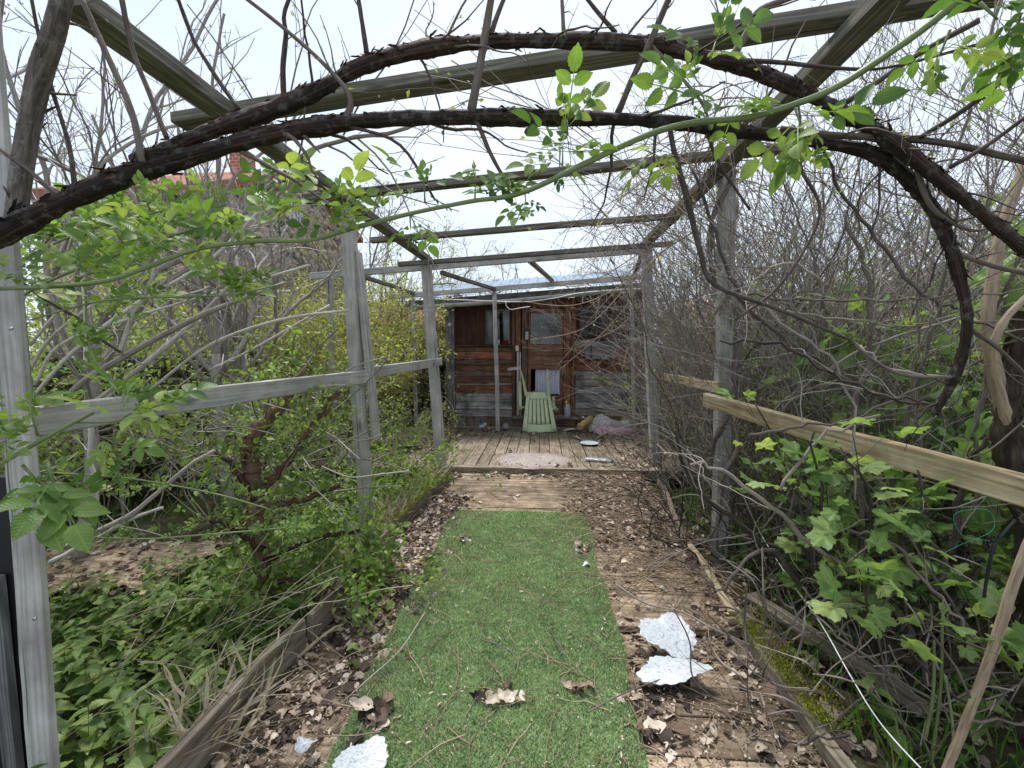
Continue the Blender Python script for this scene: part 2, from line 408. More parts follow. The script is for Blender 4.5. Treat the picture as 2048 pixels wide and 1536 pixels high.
def wood(name, cols, byrnd=None, grain=38, stain=None, stainamt=.5, rough=.85, green=0, knots=True, contrast=1.0, fig_amt=.2):
    """cols: dark, mid, light ; byrnd: ramp stops chosen by board"""
    m, t = newmat(name); a = attr(t, 'tc'); r = attr(t, 'rnd')
    g1 = noise(t, a.outputs['Vector'], 1, 4, .65, (1.2, grain * 2.2, 1), .2); g2 = noise(t, a.outputs['Vector'], 1, 2, .4, (.9, grain * .35, 1), .25)
    wv = t.nodes.new('ShaderNodeMath'); wv.operation = 'MULTIPLY'; wv.inputs[1].default_value = 60; t.links.new(g2.outputs[0], wv.inputs[0])
    sn = t.nodes.new('ShaderNodeMath'); sn.operation = 'SINE'; t.links.new(wv.outputs[0], sn.inputs[0])
    fig = mrange(t, sn.outputs[0], -1, 1)
    gm = t.nodes.new('ShaderNodeMix'); gm.data_type = 'FLOAT'; gm.inputs[0].default_value = fig_amt; t.links.new(g1.outputs[0], gm.inputs[2]); t.links.new(fig, gm.inputs[3])
    G1 = mrange(t, gm.outputs[0], .5 - .24 / contrast, .5 + .24 / contrast)
    c = ramp(t, [(0, cols[0]), (.5, cols[1]), (1, cols[2])], G1).outputs[0]
    if byrnd:
        br = ramp(t, byrnd, r.outputs['Fac']).outputs[0]; c = mixc(t, 1.0, c, br, 'MULTIPLY')
    geo = t.nodes.new('ShaderNodeNewGeometry')
    bl = noise(t, geo.outputs['Position'], 4.5, 5, .65); c = mixc(t, .85, c, mixc(t, 1, c, ramp(t, [(.3, (.55, .53, .5)), (.7, (1.25, 1.25, 1.25))], bl.outputs[0]).outputs[0], 'MULTIPLY'))
    if stain:
        s2 = noise(t, geo.outputs['Position'], 5, 5, .7); c = mixc(t, mrange(t, s2.outputs[0], .5, .68, 0, stainamt), c, stain)
    if green:
        s3 = noise(t, geo.outputs['Position'], 7, 4, .6); c = mixc(t, mrange(t, s3.outputs[0], .48, .7, 0, green), c, (.10, .12, .05))
    if knots:
        vo = t.nodes.new('ShaderNodeTexVoronoi'); vo.inputs['Scale'].default_value = 1
        mm = t.nodes.new('ShaderNodeVectorMath'); mm.operation = 'MULTIPLY'; mm.inputs[1].default_value = (2.6, 9, 1); t.links.new(a.outputs['Vector'], mm.inputs[0]); t.links.new(mm.outputs[0], vo.inputs['Vector'])
        c = mixc(t, mrange(t, vo.outputs['Distance'], .05, .16, .75, 0), c, tuple(x * .35 for x in cols[0]))
    cr = noise(t, a.outputs['Vector'], 1, 2, .5, (.9, grain * 1.3, 3)); c = mixc(t, mrange(t, cr.outputs[0], .66, .7, 0, .8), c, tuple(x * .3 for x in cols[0]))
    finish(t, c, rough, G1, .55, .0015, .25); return m

M = {}
M['grey_wood'] = wood('grey_wood', [(.24, .232, .215), (.42, .405, .38), (.58, .56, .53)], green=.16, contrast=.8, fig_amt=.12)
M['grey_wood2'] = wood('grey_wood_beam', [(.075, .068, .05), (.155, .143, .115), (.28, .265, .23)], green=.35)
M['tan_rail'] = wood('tan_rail', [(.24, .17, .09), (.44, .35, .21), (.60, .52, .36)], green=.3, grain=30)
M['deck'] = wood('deck_wood', [(.115, .09, .066), (.26, .215, .165), (.42, .37, .30)], byrnd=[(0, (.75, .7, .66)), (1, (1.1, 1.08, 1.05))], stain=(.06, .05, .035), stainamt=.7, green=.25, rough=.6)
M['path'] = wood('path_wood', [(.115, .08, .052), (.30, .235, .165), (.52, .43, .33)], byrnd=[(0, (.45, .43, .42)), (.5, (.9, .87, .83)), (1, (1.1, 1.07, 1.03))], stain=(.07, .05, .03), stainamt=.75, green=.2, rough=.65)
M['ply'] = wood('pale_board', [(.20, .14, .09), (.40, .30, .21), (.60, .50, .38)], stain=(.09, .07, .05), stainamt=.9, grain=20, knots=False)
M['edge'] = wood('edging_wood', [(.09, .07, .05), (.22, .18, .14), (.36, .31, .26)], green=.4)
SB = [(0, (.27, .115, .065)), (.2, (.20, .09, .05)), (.4, (.10, .066, .05)), (.55, (.21, .145, .10)), (.7, (.25, .225, .21)), (1, (.34, .35, .365))]
M['siding'] = wood('shed_siding', [(.28, .26, .25), (1.0, .97, .94), (1.35, 1.35, 1.35)], byrnd=SB, stain=(.035, .025, .02), stainamt=.75, grain=26, contrast=1.2)
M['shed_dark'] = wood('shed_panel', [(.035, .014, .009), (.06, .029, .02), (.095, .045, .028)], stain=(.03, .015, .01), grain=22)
M['shed_orange'] = wood('shed_door_board', [(.10, .05, .03), (.20, .105, .065), (.28, .165, .105)], stain=(.10, .05, .03), stainamt=.4, grain=22)
M['shed_grey'] = wood('shed_post', [(.06, .06, .06), (.15, .15, .15), (.26, .26, .26)])

def plain(name, col, rough=.6, var=.15, scale=8, spec=.4, metal=0, dirt=None, dirtamt=.5, bump=0, trans=0):
    m, t = newmat(name); g = t.nodes.new('ShaderNodeNewGeometry'); n = noise(t, g.outputs['Position'], scale, 4, .6)
    c = mixc(t, 1, col, ramp(t, [(.25, (1 - var,) * 3), (.75, (1 + var,) * 3)], n.outputs[0]).outputs[0], 'MULTIPLY')
    if dirt:
        n2 = noise(t, g.outputs['Position'], scale * 2.5, 5, .7); c = mixc(t, mrange(t, n2.outputs[0], .5, .7, 0, dirtamt), c, dirt)
    finish(t, c, rough, n.outputs[0] if bump else None, bump, .01, spec, metal, trans); return m
M['chair'] = plain('green_plastic', (.48, .57, .34), .42, .08, 3, dirt=(.22, .27, .15), dirtamt=.35)
M['slot'] = plain('dark_slot', (.02, .03, .015), .9)
M['gutter'] = plain('gutter_pvc', (.42, .43, .42), .45, .12, 4, dirt=(.12, .13, .1), dirtamt=.6)
M['black'] = plain('black_paint', (.008, .009, .012), .5, .3, 5)
M['white'] = plain('white_sheet', (.50, .54, .58), .38, .07, 40, dirt=(.13, .11, .09), dirtamt=.8, bump=.25)
M['cream'] = plain('cream_plastic', (.6, .58, .45), .5)
M['planter'] = plain('planter_plastic', (.17, .175, .18), .5, .2, 10)
M['red_pot'] = plain('red_pot', (.22, .03, .025), .5)
M['metal_dark'] = plain('dark_metal', (.02, .02, .02), .45)
M['screw'] = plain('screw_metal', (.45, .45, .46), .35, .2, 30, metal=.8)
M['pink'] = plain('pink_cloth', (.62, .40, .44), .9, .15, 10, dirt=(.25, .18, .15), dirtamt=.5, bump=.5)
M['whitecloth'] = plain('white_cloth', (.55, .53, .49), .9, .2, 12, dirt=(.2, .17, .12), dirtamt=.7, bump=.6)
M['foam'] = plain('yellow_foam', (.50, .36, .15), .9, .2, 15, dirt=(.2, .14, .07), dirtamt=.5, bump=.5)
M['cable'] = plain('white_cable', (.75, .75, .73), .5)
M['cord_green'] = plain('green_string', (.05, .35, .22), .6)
M['cord_dark'] = plain('black_cord', (.01, .012, .02), .6)
M['plate'] = plain('white_plate', (.55, .62, .66), .3, .1, 20, dirt=(.15, .15, .14), dirtamt=.3)
M['curtain'] = plain('curtain_cloth', (.55, .58, .68), .9, .12, 14)
M['curtain_dk'] = plain('grey_net_curtain', (.055, .06, .058), .9, .2, 14)
M['room'] = plain('dark_interior', (.01, .01, .011), .9)
M['redtile'] = None
M['blue_cap'] = plain('blue_cap', (.03, .12, .5), .4)
M['window_white'] = plain('pale_window', (.45, .52, .62), .3)
M['plaster'] = plain('plaster', (.35, .31, .27), .9, .3, 4)

def glass(name, tint=(.02, .022, .022), rough=.08):
    m, t = newmat(name)
    d = t.nodes.new('ShaderNodeBsdfTransparent'); d.inputs[0].default_value = (.75, .78, .77, 1)
    g = t.nodes.new('ShaderNodeBsdfGlossy'); g.inputs['Roughness'].default_value = rough
    fr = t.nodes.new('ShaderNodeFresnel'); fr.inputs[0].default_value = 1.5
    mm = t.nodes.new('ShaderNodeMath'); mm.operation = 'MULTIPLY_ADD'; mm.inputs[1].default_value = 1.0; mm.inputs[2].default_value = .03
    t.links.new(fr.outputs[0], mm.inputs[0])
    x = t.nodes.new('ShaderNodeMixShader'); t.links.new(mm.outputs[0], x.inputs[0]); t.links.new(d.outputs[0], x.inputs[1]); t.links.new(g.outputs[0], x.inputs[2])
    o = t.nodes.new('ShaderNodeOutputMaterial'); t.links.new(x.outputs[0], o.inputs[0]); return m
M['glass'] = glass('window_glass')
def clearplastic():
    m, t = newmat('clear_plastic'); d = t.nodes.new('ShaderNodeBsdfTransparent'); d.inputs[0].default_value = (.85, .9, .92, 1)
    p = t.nodes.new('ShaderNodeBsdfPrincipled'); p.inputs['Base Color'].default_value = (.6, .65, .68, 1); p.inputs['Roughness'].default_value = .15
    x = t.nodes.new('ShaderNodeMixShader'); x.inputs[0].default_value = .5; t.links.new(d.outputs[0], x.inputs[1]); t.links.new(p.outputs[0], x.inputs[2])
    o = t.nodes.new('ShaderNodeOutputMaterial'); t.links.new(x.outputs[0], o.inputs[0]); return m
M['clear'] = clearplastic()

def leafmat(name, stops, transl=.45, rough=.42, vein=True, spec=.35, tcol=None):
    m, t = newmat(name); r = attr(t, 'rnd'); a = attr(t, 'tc'); g = t.nodes.new('ShaderNodeNewGeometry')
    c = ramp(t, stops, r.outputs['Fac']).outputs[0]
    n = noise(t, g.outputs['Position'], 30, 2, .5); c = mixc(t, 1, c, ramp(t, [(.3, (.8, .82, .8)), (.7, (1.15, 1.12, 1.1))], n.outputs[0]).outputs[0], 'MULTIPLY')
    bmp = n.outputs[0]
    if vein:
        s = t.nodes.new('ShaderNodeSeparateXYZ'); t.links.new(a.outputs['Vector'], s.inputs[0])
        ab = t.nodes.new('ShaderNodeMath'); ab.operation = 'ABSOLUTE'; t.links.new(s.outputs[0], ab.inputs[0])
        mid = mrange(t, ab.outputs[0], .02, .09, .55, 0)
        q = t.nodes.new('ShaderNodeMath'); q.operation = 'MULTIPLY_ADD'; q.inputs[1].default_value = -.35; t.links.new(ab.outputs[0], q.inputs[0]); t.links.new(s.outputs[1], q.inputs[2])
        q2 = t.nodes.new('ShaderNodeMath'); q2.operation = 'MULTIPLY'; q2.inputs[1].default_value = 48; t.links.new(q.outputs[0], q2.inputs[0])
        q3 = t.nodes.new('ShaderNodeMath'); q3.operation = 'SINE'; t.links.new(q2.outputs[0], q3.inputs[0])
        sv = mrange(t, q3.outputs[0], .6, 1, 0, .28)
        mxv = t.nodes.new('ShaderNodeMath'); mxv.operation = 'MAXIMUM'; t.links.new(mid, mxv.inputs[0]); t.links.new(sv, mxv.inputs[1])
        c = mixc(t, mxv.outputs[0], c, mixc(t, 1, c, (1.7, 1.5, 1.5), 'MULTIPLY')); bmp = q3.outputs[0]
    p = t.nodes.new('ShaderNodeBsdfPrincipled'); t.links.new(c, p.inputs['Base Color']); p.inputs['Roughness'].default_value = rough; p.inputs['Specular IOR Level'].default_value = spec
    b = t.nodes.new('ShaderNodeBump'); b.inputs['Strength'].default_value = .25; b.inputs['Distance'].default_value = .001; t.links.new(bmp, b.inputs['Height']); t.links.new(b.outputs[0], p.inputs['Normal'])
    tr = t.nodes.new('ShaderNodeBsdfTranslucent'); t.links.new(mixc(t, 1, c, tcol or (1.25, 1.28, .62), 'MULTIPLY'), tr.inputs['Color'])
    x = t.nodes.new('ShaderNodeMixShader'); x.inputs[0].default_value = transl; t.links.new(p.outputs[0], x.inputs[1]); t.links.new(tr.outputs[0], x.inputs[2])
    o = t.nodes.new('ShaderNodeOutputMaterial'); t.links.new(x.outputs[0], o.inputs[0]); return m
L_rose = leafmat('rose_leaf', [(0, (.08, .16, .045)), (.5, (.17, .28, .07)), (1, (.32, .40, .12))])
L_cur = leafmat('currant_leaf', [(0, (.10, .20, .06)), (.5, (.23, .36, .12)), (1, (.40, .50, .21))], transl=.5)
L_small = leafmat('small_leaf', [(0, (.08, .15, .04)), (.5, (.20, .31, .075)), (1, (.38, .46, .13))], vein=False)
L_yel = leafmat('yellow_leaf', [(0, (.17, .20, .06)), (.5, (.33, .34, .12)), (1, (.50, .47, .22))], vein=False)
L_pale = leafmat('pale_bud_leaf', [(0, (.18, .22, .08)), (.5, (.36, .36, .16)), (1, (.50, .48, .26))], vein=False)
L_net = leafmat('nettle_leaf', [(0, (.09, .16, .05)), (.5, (.20, .31, .09)), (1, (.36, .46, .16))])
L_grass = leafmat('grass_blade', [(0, (.05, .14, .03)), (.6, (.12, .28, .05)), (1, (.30, .36, .12))], vein=False)
L_dead = leafmat('dead_leaf', [(0, (.02, .015, .012)), (.18, (.065, .045, .035)), (.36, (.17, .11, .08)), (.5, (.29, .215, .165)), (.7, (.44, .36, .29)), (.88, (.56, .48, .40)), (1, (.70, .65, .58))], transl=.15, tcol=(1.3, 1, .7), rough=.7)
L_flow = leafmat('blossom', [(0, (.6, .58, .5)), (1, (.8, .8, .75))], vein=False)
L_carp = leafmat('carpet_pile', [(0, (.09, .14, .065)), (.45, (.31, .43, .23)), (1, (.58, .64, .46))], transl=.25, vein=False, rough=.5)
L_moss = leafmat('moss_tuft', [(0, (.12, .13, .02)), (.5, (.26, .27, .03)), (1, (.45, .44, .07))], transl=.2, vein=False, rough=.8)
L_dry = leafmat('dry_grass', [(0, (.34, .29, .20)), (1, (.66, .60, .46))], vein=False, tcol=(1.1, 1, .8), transl=.25)

def bark(name, cols, scale=(2.2, 2.2, 14), rough=.75, lichen=0, streak=1.0, spec=.3):
    m, t = newmat(name); a = attr(t, 'tc'); r = attr(t, 'rnd'); g = t.nodes.new('ShaderNodeNewGeometry')
    n = noise(t, a.outputs['Vector'], 1, 5, .65, scale, .3)
    f = t.nodes.new('ShaderNodeMath'); f.operation = 'MULTIPLY_ADD'; f.inputs[1].default_value = .35; t.links.new(r.outputs['Fac'], f.inputs[0]); t.links.new(n.outputs[0], f.inputs[2])
    c = ramp(t, [(.42, cols[0]), (.62, cols[1]), (.82, cols[2])], f.outputs[0]).outputs[0]
    if lichen:
        n2 = noise(t, g.outputs['Position'], 40, 4, .7); c = mixc(t, mrange(t, n2.outputs[0], .52, .66, 0, lichen), c, (.30, .32, .27))
    finish(t, c, rough, n.outputs[0], .8, .003, spec); return m
B_arch = bark('peeling_bark', [(.004, .0035, .003), (.018, .0105, .0075), (.11, .052, .031)], (4.5, 4.5, 3.2), .72, .22, spec=.3)
B_grey = bark('grey_twig', [(.12, .10, .09), (.26, .225, .20), (.42, .38, .35)], lichen=.3)
B_dark = bark('dark_twig', [(.022, .018, .016), (.07, .056, .047), (.17, .14, .12)])
B_mid = bark('brown_twig', [(.07, .056, .048), (.17, .14, .12), (.33, .285, .245)])
B_side = bark('side_branch_bark', [(.03, .022, .018), (.085, .062, .05), (.17, .135, .11)], lichen=.2)
B_pale = bark('pale_stem', [(.30, .26, .22), (.48, .43, .38), (.64, .60, .55)])
B_tan = bark('tan_stem', [(.13, .085, .05), (.24, .17, .11), (.38, .30, .21)])
B_red = bark('red_bark', [(.015, .009, .006), (.065, .03, .02), (.19, .11, .075)], (3.4, 3.4, 5))
B_green = bark('green_cane', [(.09, .12, .04), (.13, .17, .06), (.20, .25, .11)], (1, 1, 5), .45)
B_trunk = bark('gnarly_bark', [(.025, .018, .013), (.075, .053, .037), (.17, .125, .088)], (3, 3, 12), .85)
B_apple = bark('apple_bark', [(.06, .05, .04), (.16, .13, .11), (.28, .25, .20)], (2, 2, 16), .7, .35)
# ================================================================== SETTING
np.random.seed(3)
def groundmat():
    m, t = newmat('soil'); g = t.nodes.new('ShaderNodeNewGeometry')
    n = noise(t, g.outputs['Position'], 6, 6, .7); n2 = noise(t, g.outputs['Position'], .7, 3)
    c = ramp(t, [(.3, (.025, .018, .012)), (.55, (.075, .055, .035)), (.75, (.16, .12, .08))], n.outputs[0]).outputs[0]
    c = mixc(t, mrange(t, n2.outputs[0], .4, .65, 0, .7), c, (.045, .075, .025))
    finish(t, c, .95, n.outputs[0], .8, .03); return m
mb = MB()
def gz(x, y):
    e = np.clip((np.abs(x + .05) - 1.05) / .3, 0, 1)
    return -.16 * e + .04 * np.sin(x * 2.1) * np.cos(y * 1.7) * e - .06 * (1 - e) + np.clip((np.abs(x) - 3) / 6, 0, 1) * .5
gx = np.concatenate([-np.geomspace(120, 6, 12), np.linspace(-5, 5, 80), np.geomspace(6, 120, 12)])
gy = np.concatenate([np.linspace(-3, 12, 110), np.geomspace(13, 220, 14)])
X_, Y_ = np.meshgrid(gx, gy, indexing='ij'); Z_ = gz(X_, Y_)
i = (np.arange(len(gx) - 1)[:, None] * len(gy) + np.arange(len(gy) - 1)[None, :]).ravel(); k = len(gy)
q = np.stack([i, i + k, i + k + 1, i + 1], 1)
mb.add(np.stack([X_, Y_, Z_], -1).reshape(-1, 3), q, np.full(len(q), 4), smooth=True)
single('ground', mb, groundmat(), None, None, kind='structure')

# boardwalk planks across the path (structure)
mb = MB(); y = -.9; rs = np.random.RandomState(5)
while y < 4.36:
    wd = rs.uniform(.13, .16) if y < 3.3 else (.20 if y < 3.7 else .16)
    y1 = min(y + wd, 4.37)
    z = 0 if y > 1.93 else -.035
    tilt = rs.uniform(-.004, .004)
    mb.box(-1.06 + rs.uniform(-.02, .01), .99 + rs.uniform(-.02, .02) * (1), y, y1 - .008, z - .03, z + tilt, 0, rs.random(), jit=.0015)
    y = y1
mb.box(-1.04, .98, -.9, 4.3, -.12, -.075, 1, .1)
single('path', mb, M['path'], None, None, kind='structure', bevel=.003)
# deck boards running away from the viewer
mb = MB(); x = -2.5
while x < 1.55:
    wd = rs.uniform(.125, .15)
    mb.box(x, x + wd - .007, 4.47, 6.58, .02, .05 + rs.uniform(-.003, .003), 1, rs.random(), jit=.0015); x += wd
mb.box(-1.02, 1.45, 4.38, 4.462, -.02, .062, 0, .8)
mb.box(-2.5, -1.026, 4.38, 4.462, -.02, .055, 0, .3)
mb.box(-1.75, 1.6, 6.585, 6.68, .0, .085, 0, .6)
mb.box(-2.5, 1.55, 4.5, 6.5, -.1, -.02, 0, .1)
single('deck', mb, M['deck'], None, None, kind='structure', bevel=.003)

# ================================================================== PERGOLA
def frame_axes(p0, p1, upv=(0, 0, 1)):
    d = p1 - p0; L = np.linalg.norm(d); d = d / L; u = np.array(upv, float); u = u - d * u.dot(d); u /= np.linalg.norm(u); s = np.cross(u, d)
    return d, s, u, L
def timber(name, p0, p1, wd, ht, mat, parent, upv=(0, 0, 1), label=None, seg=10, warp=.003, cat=None):
    """wd across (side axis), ht along upv"""
    p0 = np.asarray(p0, float); p1 = np.asarray(p1, float); d, s, u, L = frame_axes(p0, p1, upv); c = .004
    pr = [(-wd / 2 + c, -ht / 2), (wd / 2 - c, -ht / 2), (wd / 2, -ht / 2 + c), (wd / 2, ht / 2 - c), (wd / 2 - c, ht / 2), (-wd / 2 + c, ht / 2), (-wd / 2, ht / 2 - c), (-wd / 2, -ht / 2 + c)]
    per = np.cumsum([0] + [math.hypot(pr[k][0] - pr[k - 1][0], pr[k][1] - pr[k - 1][1]) for k in range(1, 8)])
    tt = np.linspace(0, 1, seg + 1); rid = random.random(); ph = np.random.random(4) * 6
    ox = warp * np.sin(tt * 5 + ph[0]) + warp * .5 * np.sin(tt * 11 + ph[1]); oz = warp * np.sin(tt * 4 + ph[2])
    v = []; tc = []
    for k, q in enumerate(tt):
        for j, (a, b) in enumerate(pr):
            v.append(p0 + d * L * q + s * (a + ox[k] + np.random.normal(0, .0006)) + u * (b + oz[k] + np.random.normal(0, .0006))); tc.append((L * q, per[j], rid * 17))
    l = []; n = []
    for k in range(seg):
        for j in range(8): j2 = (j + 1) % 8; l += [k * 8 + j, k * 8 + j2, (k + 1) * 8 + j2, (k + 1) * 8 + j]; n.append(4)
    l += list(range(7, -1, -1)) + [seg * 8 + j for j in range(8)]; n += [8, 8]
    b = MB(); b.add(v, l, n, tc, rid)
    return part(name, b, mat, parent, label=label)
pg = thing('pergola', 'weathered timber pergola with leaning posts, side beams and crossbeams over the boardwalk', 'pergola', (-.05, 2.8, 0))
GW, GB = M['grey_wood'], M['grey_wood2']
# posts (x across y)
pf = P(86, 1500, 1.02); pt = P(-8, 330, 1.06)
dirp = (pt - pf); pbot = pf - dirp * ((pf[2] + .15) / dirp[2]); ptop = pf + dirp * ((2.24 - pf[2]) / dirp[2])
near_post = timber('post', pbot, ptop, .08, .022, GW, pg, (0, 1, 0), 'nearest post, cut by the left picture edge', 24)
b2 = G(738, 1092, -.05); t2 = P(693, 400, 2.72); t2[2] = 2.235
timber('post', b2 - [0, 0, .1], t2, .072, .085, GW, pg, (0, 1, 0), None, 16)
pl = timber('nailed_plank', b2 + [.062, .03, .75], t2 + [.05, .03, -.3], .035, .08, GW, pg, (0, 1, 0), 'rough sawn plank fixed to the second left post', 16)
b3 = P(884, 938, 4.50); t3 = P(852, 536, 4.65); t3[2] = 2.23
timber('post', b3 - [0, 0, .08], t3, .1, .1, GW, pg, (0, 1, 0), 'leaning post at the left front of the deck', 16)
b2r = G(1440, 1082, -.03); t2r = P(1454, 335, 2.86)
t2r[2] = 2.45
timber('post', b2r - [0, 0, .1], t2r, .085, .085, GW, pg, (0, 1, 0), 'right post wound with a twisted vine', 16)
b3r = P(1312, 935, 4.6); t3r = P(1291, 500, 4.75); t3r[2] = 2.43
timber('post', b3r - [0, 0, .08], t3r, .095, .095, GW, pg, (0, 1, 0), None, 16)
# side beams
timber('side_beam', P(128, -12, 1.05), P(856, 520, 4.78), .095, .05, GB, pg, (0, 0, 1), 'left side beam', 24)
rb0 = P(1845, -70, 1.35); rb1 = P(1285, 494, 4.88)
timber('side_beam', rb0, rb1, .095, .055, GB, pg, (0, 0, 1), 'right side beam', 24)
# crossbeams (sit 5 cm lower edge lapped at the side beams)
for (a, b, Yl, Yr, wd) in (((360, 246), (2010, -18), 1.80, 1.62, .09), ((610, 399), (1600, 293), 2.76, 2.82, .07), ((742, 480), (1352, 433), 3.68, 3.78, .06), ((797, 528), (1345, 488), 4.52, 4.66, .06)):
    timber('crossbeam', P(*a, Yl), P(*b, Yr), wd, .045, GB, pg, (0, 0, 1), None, 18)
timber('crossbeam', P(622, 552, 4.8), P(1290, 500, 4.82), .04, .075, GW, pg, (0, 0, 1), 'long rail reaching left past the deck', 18)
# handrails
timber('rail', P(-60, 862, .98), P(735, 752, 2.74), .03, .085, GW, pg, (0, 0, 1), 'long bleached left handrail', 20)
timber('rail', P(722, 747, 2.80), P(882, 723, 4.56), .03, .08, GW, pg, (0, 0, 1), None, 10)
timber('rail', P(1412, 800, 2.80), P(2260, 1040, 1.06), .045, .085, M['tan_rail'], pg, (0, 0, 1), 'yellowish right handrail', 20)
timber('rail', P(1318, 752, 4.7), P(1440, 775, 2.86), .035, .07, M['tan_rail'], pg, (0, 0, 1), None, 10)
scr = []
for (px, py, Y) in ((22, 657, 1.0), (62, 849, .955), (70, 1237, .99)):
    c = P(px, py, Y); b = MB(); b.lathe([(0, -.003), (.0045, -.003), (.005, 0), (.0045, .002), (0, .002)], c, 10, M=np.array([[1, 0, 0], [0, 0, 1], [0, -1, 0]])); scr.append(b)
for b in scr: part('screw', b, M['screw'], pg)

# second light frame standing over the deck
fr = thing('deck_frame', 'lighter grey timber frame of thin posts standing on the deck before the shed', 'timber frame', (-.3, 6.4, 0))
dz = lambda px, py: P(px, py, 6.42)
timber('front_beam', dz(772, 594), dz(1300, 553), .045, .07, GW, fr)
for (a, b_, Y, w_) in (((826, 596), (832, 850), 6.42, .05), ((989, 583), (996, 862), 6.42, .06), ((1262, 560), (1268, 864), 6.42, .05), ((660, 556), (668, 858), 4.86, .06)):
    timber('post', P(*b_, Y), P(*a, Y), w_, w_, GW, fr, (0, 1, 0))
timber('rafter', P(884, 545, 4.84), P(988, 578, 6.40), .05, .045, GB, fr)
timber('rafter', P(1060, 523, 4.84), P(1106, 562, 6.40), .05, .045, GB, fr)
timber('rafter', P(1284, 505, 4.84), P(1268, 555, 6.40), .05, .045, GB, fr)
timber('rafter', P(712, 549, 4.84), P(828, 587, 6.40), .05, .045, GB, fr)
timber('batten', P(1016, 739, 6.38), P(1042, 736, 6.38) - [0, 0, 0], .02, .045, GW, fr)

# dark panel left of the nearest post
b = MB(); a0 = P(64, 1200, 1.1); zt0 = P(0, 955, 1.1)[2]
b.box(a0[0] - .6, a0[0], 1.10, 1.125, -.25, zt0, 2, .4)
dp = thing('dark_door', 'black painted door edge beside the nearest left post', 'door', (a0[0], 1.11, -.2))
part('door_leaf', b, M['black'], dp)
b = MB(); b.box(a0[0] - .115, a0[0] - .07, 1.075, 1.095, -.25, P(0, 1150, 1.09)[2], 2, .6); part('edge_strip', b, M['shed_grey'], dp)

# ================================================================== SHED
SY = 6.9
def S(px, py): q = P(px, py, SY); return q[0], q[2]
sh = thing('garden_shed', 'weathered wooden garden shed with rusty brown boards and blue-grey metal roof', 'shed', (0, SY, 0))
xl, _ = S(893, 700); xr, _ = S(1296, 700)
# carcass (open front behind the windows)
b = MB()
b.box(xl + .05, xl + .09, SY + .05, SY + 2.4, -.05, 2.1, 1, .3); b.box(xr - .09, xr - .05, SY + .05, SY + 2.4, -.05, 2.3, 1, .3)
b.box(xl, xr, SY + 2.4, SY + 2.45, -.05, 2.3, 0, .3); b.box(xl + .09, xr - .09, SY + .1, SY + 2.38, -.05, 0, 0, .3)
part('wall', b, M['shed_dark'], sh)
def board_rows(b, x0, x1, rows, y=SY, rnds=None, jit=.002, t=.022):
    for k in range(len(rows) - 1):
        z1 = S(1000, rows[k])[1]; z0 = S(1000, rows[k + 1])[1]
        r_ = rnds[k] if rnds else random.random()
        # lapped board: lower edge stands proud
        yo = y - t; zz = [(y - .004, z1 - .003), (y - t, z0 + .002)]
        v = [(x0, y - .006, z1), (x1, y - .006, z1), (x1, y - t, z0 + .004), (x0, y - t, z0 + .004), (x0, y + .004, z1), (x1, y + .004, z1), (x1, y + .004, z0 + .004), (x0, y + .004, z0 + .004)]
        v = np.array(v) + np.random.normal(0, .0012, (8, 3)); hgt = z1 - z0; L = x1 - x0; o1 = random.random() * 5
        tc = [(o1, hgt, r_ * 17), (o1 + L, hgt, r_ * 17), (o1 + L, 0, r_ * 17), (o1, 0, r_ * 17)] * 2
        b.add(v, [[3, 2, 1, 0], [4, 5, 6, 7], [0, 1, 5, 4], [2, 3, 7, 6], [0, 4, 7, 3], [1, 2, 6, 5]], [4] * 6, tc, r_)
b = MB(); x0 = S(911, 700)[0]; x1 = S(1024, 700)[0]
board_rows(b, x0, x1, [690, 703, 719, 730, 742, 752, 765, 771, 786, 803, 819, 834], rnds=[.33, .05, .42, .25, .5, .3, .62, .2, .85, .95, .8])
part('siding', b, M['siding'], sh, label='left front siding, burnt brown above and grey below')
b = MB(); x2 = S(1152, 700)[0]
board_rows(b, x2, xr - .03, [696, 714, 727, 742, 757, 773, 786, 800, 815, 829], rnds=[.02, .08, .12, .9, .75, 1., .82, .93, .72])
part('siding', b, M['siding'], sh, label='right front siding, orange brown above and grey below')
# skirting of short vertical boards
b = MB(); x = x0
while x < x1 + .05:
    b.box(x, x + .155, SY - .012, SY + .01, -.06, S(1000, 834)[1], 2, random.choice([.72, .62, .55, .8])); x += .16
part('skirting', b, M['siding'], sh); b = MB()
x = x2
while x < xr - .05:
    b.box(x, x + .155, SY - .012, SY + .01, -.06, S(1000, 829)[1], 2, random.choice([.72, .6, .55])); x += .16
part('skirting', b, M['siding'], sh)
# corner posts
b = MB(); zt = S(893, 606)[1]
b.box(xl, x0 - .004, SY - .07, SY + .05, -.05, zt, 2, .4)
cp = part('corner_post', b, M['shed_grey'], sh, bevel=.006)
b = MB()
for py in (650, 754):
    c = S(901, py); b = MB(); b.lathe([(0, 0), (.028, 0), (.032, .008), (.018, .014), (0, .012)], (c[0], SY - .071, c[1]), 12, M=np.array([[1, 0, 0], [0, 0, -1], [0, 1, 0]])); part('post_cap', b, M['cream'], cp)
b = MB(); b.box(xr - .03, xr + .07, SY - .05, SY + .05, -.05, S(1290, 585)[1], 2, .2)
part('corner_post', b, M['shed_grey'], sh, bevel=.006)
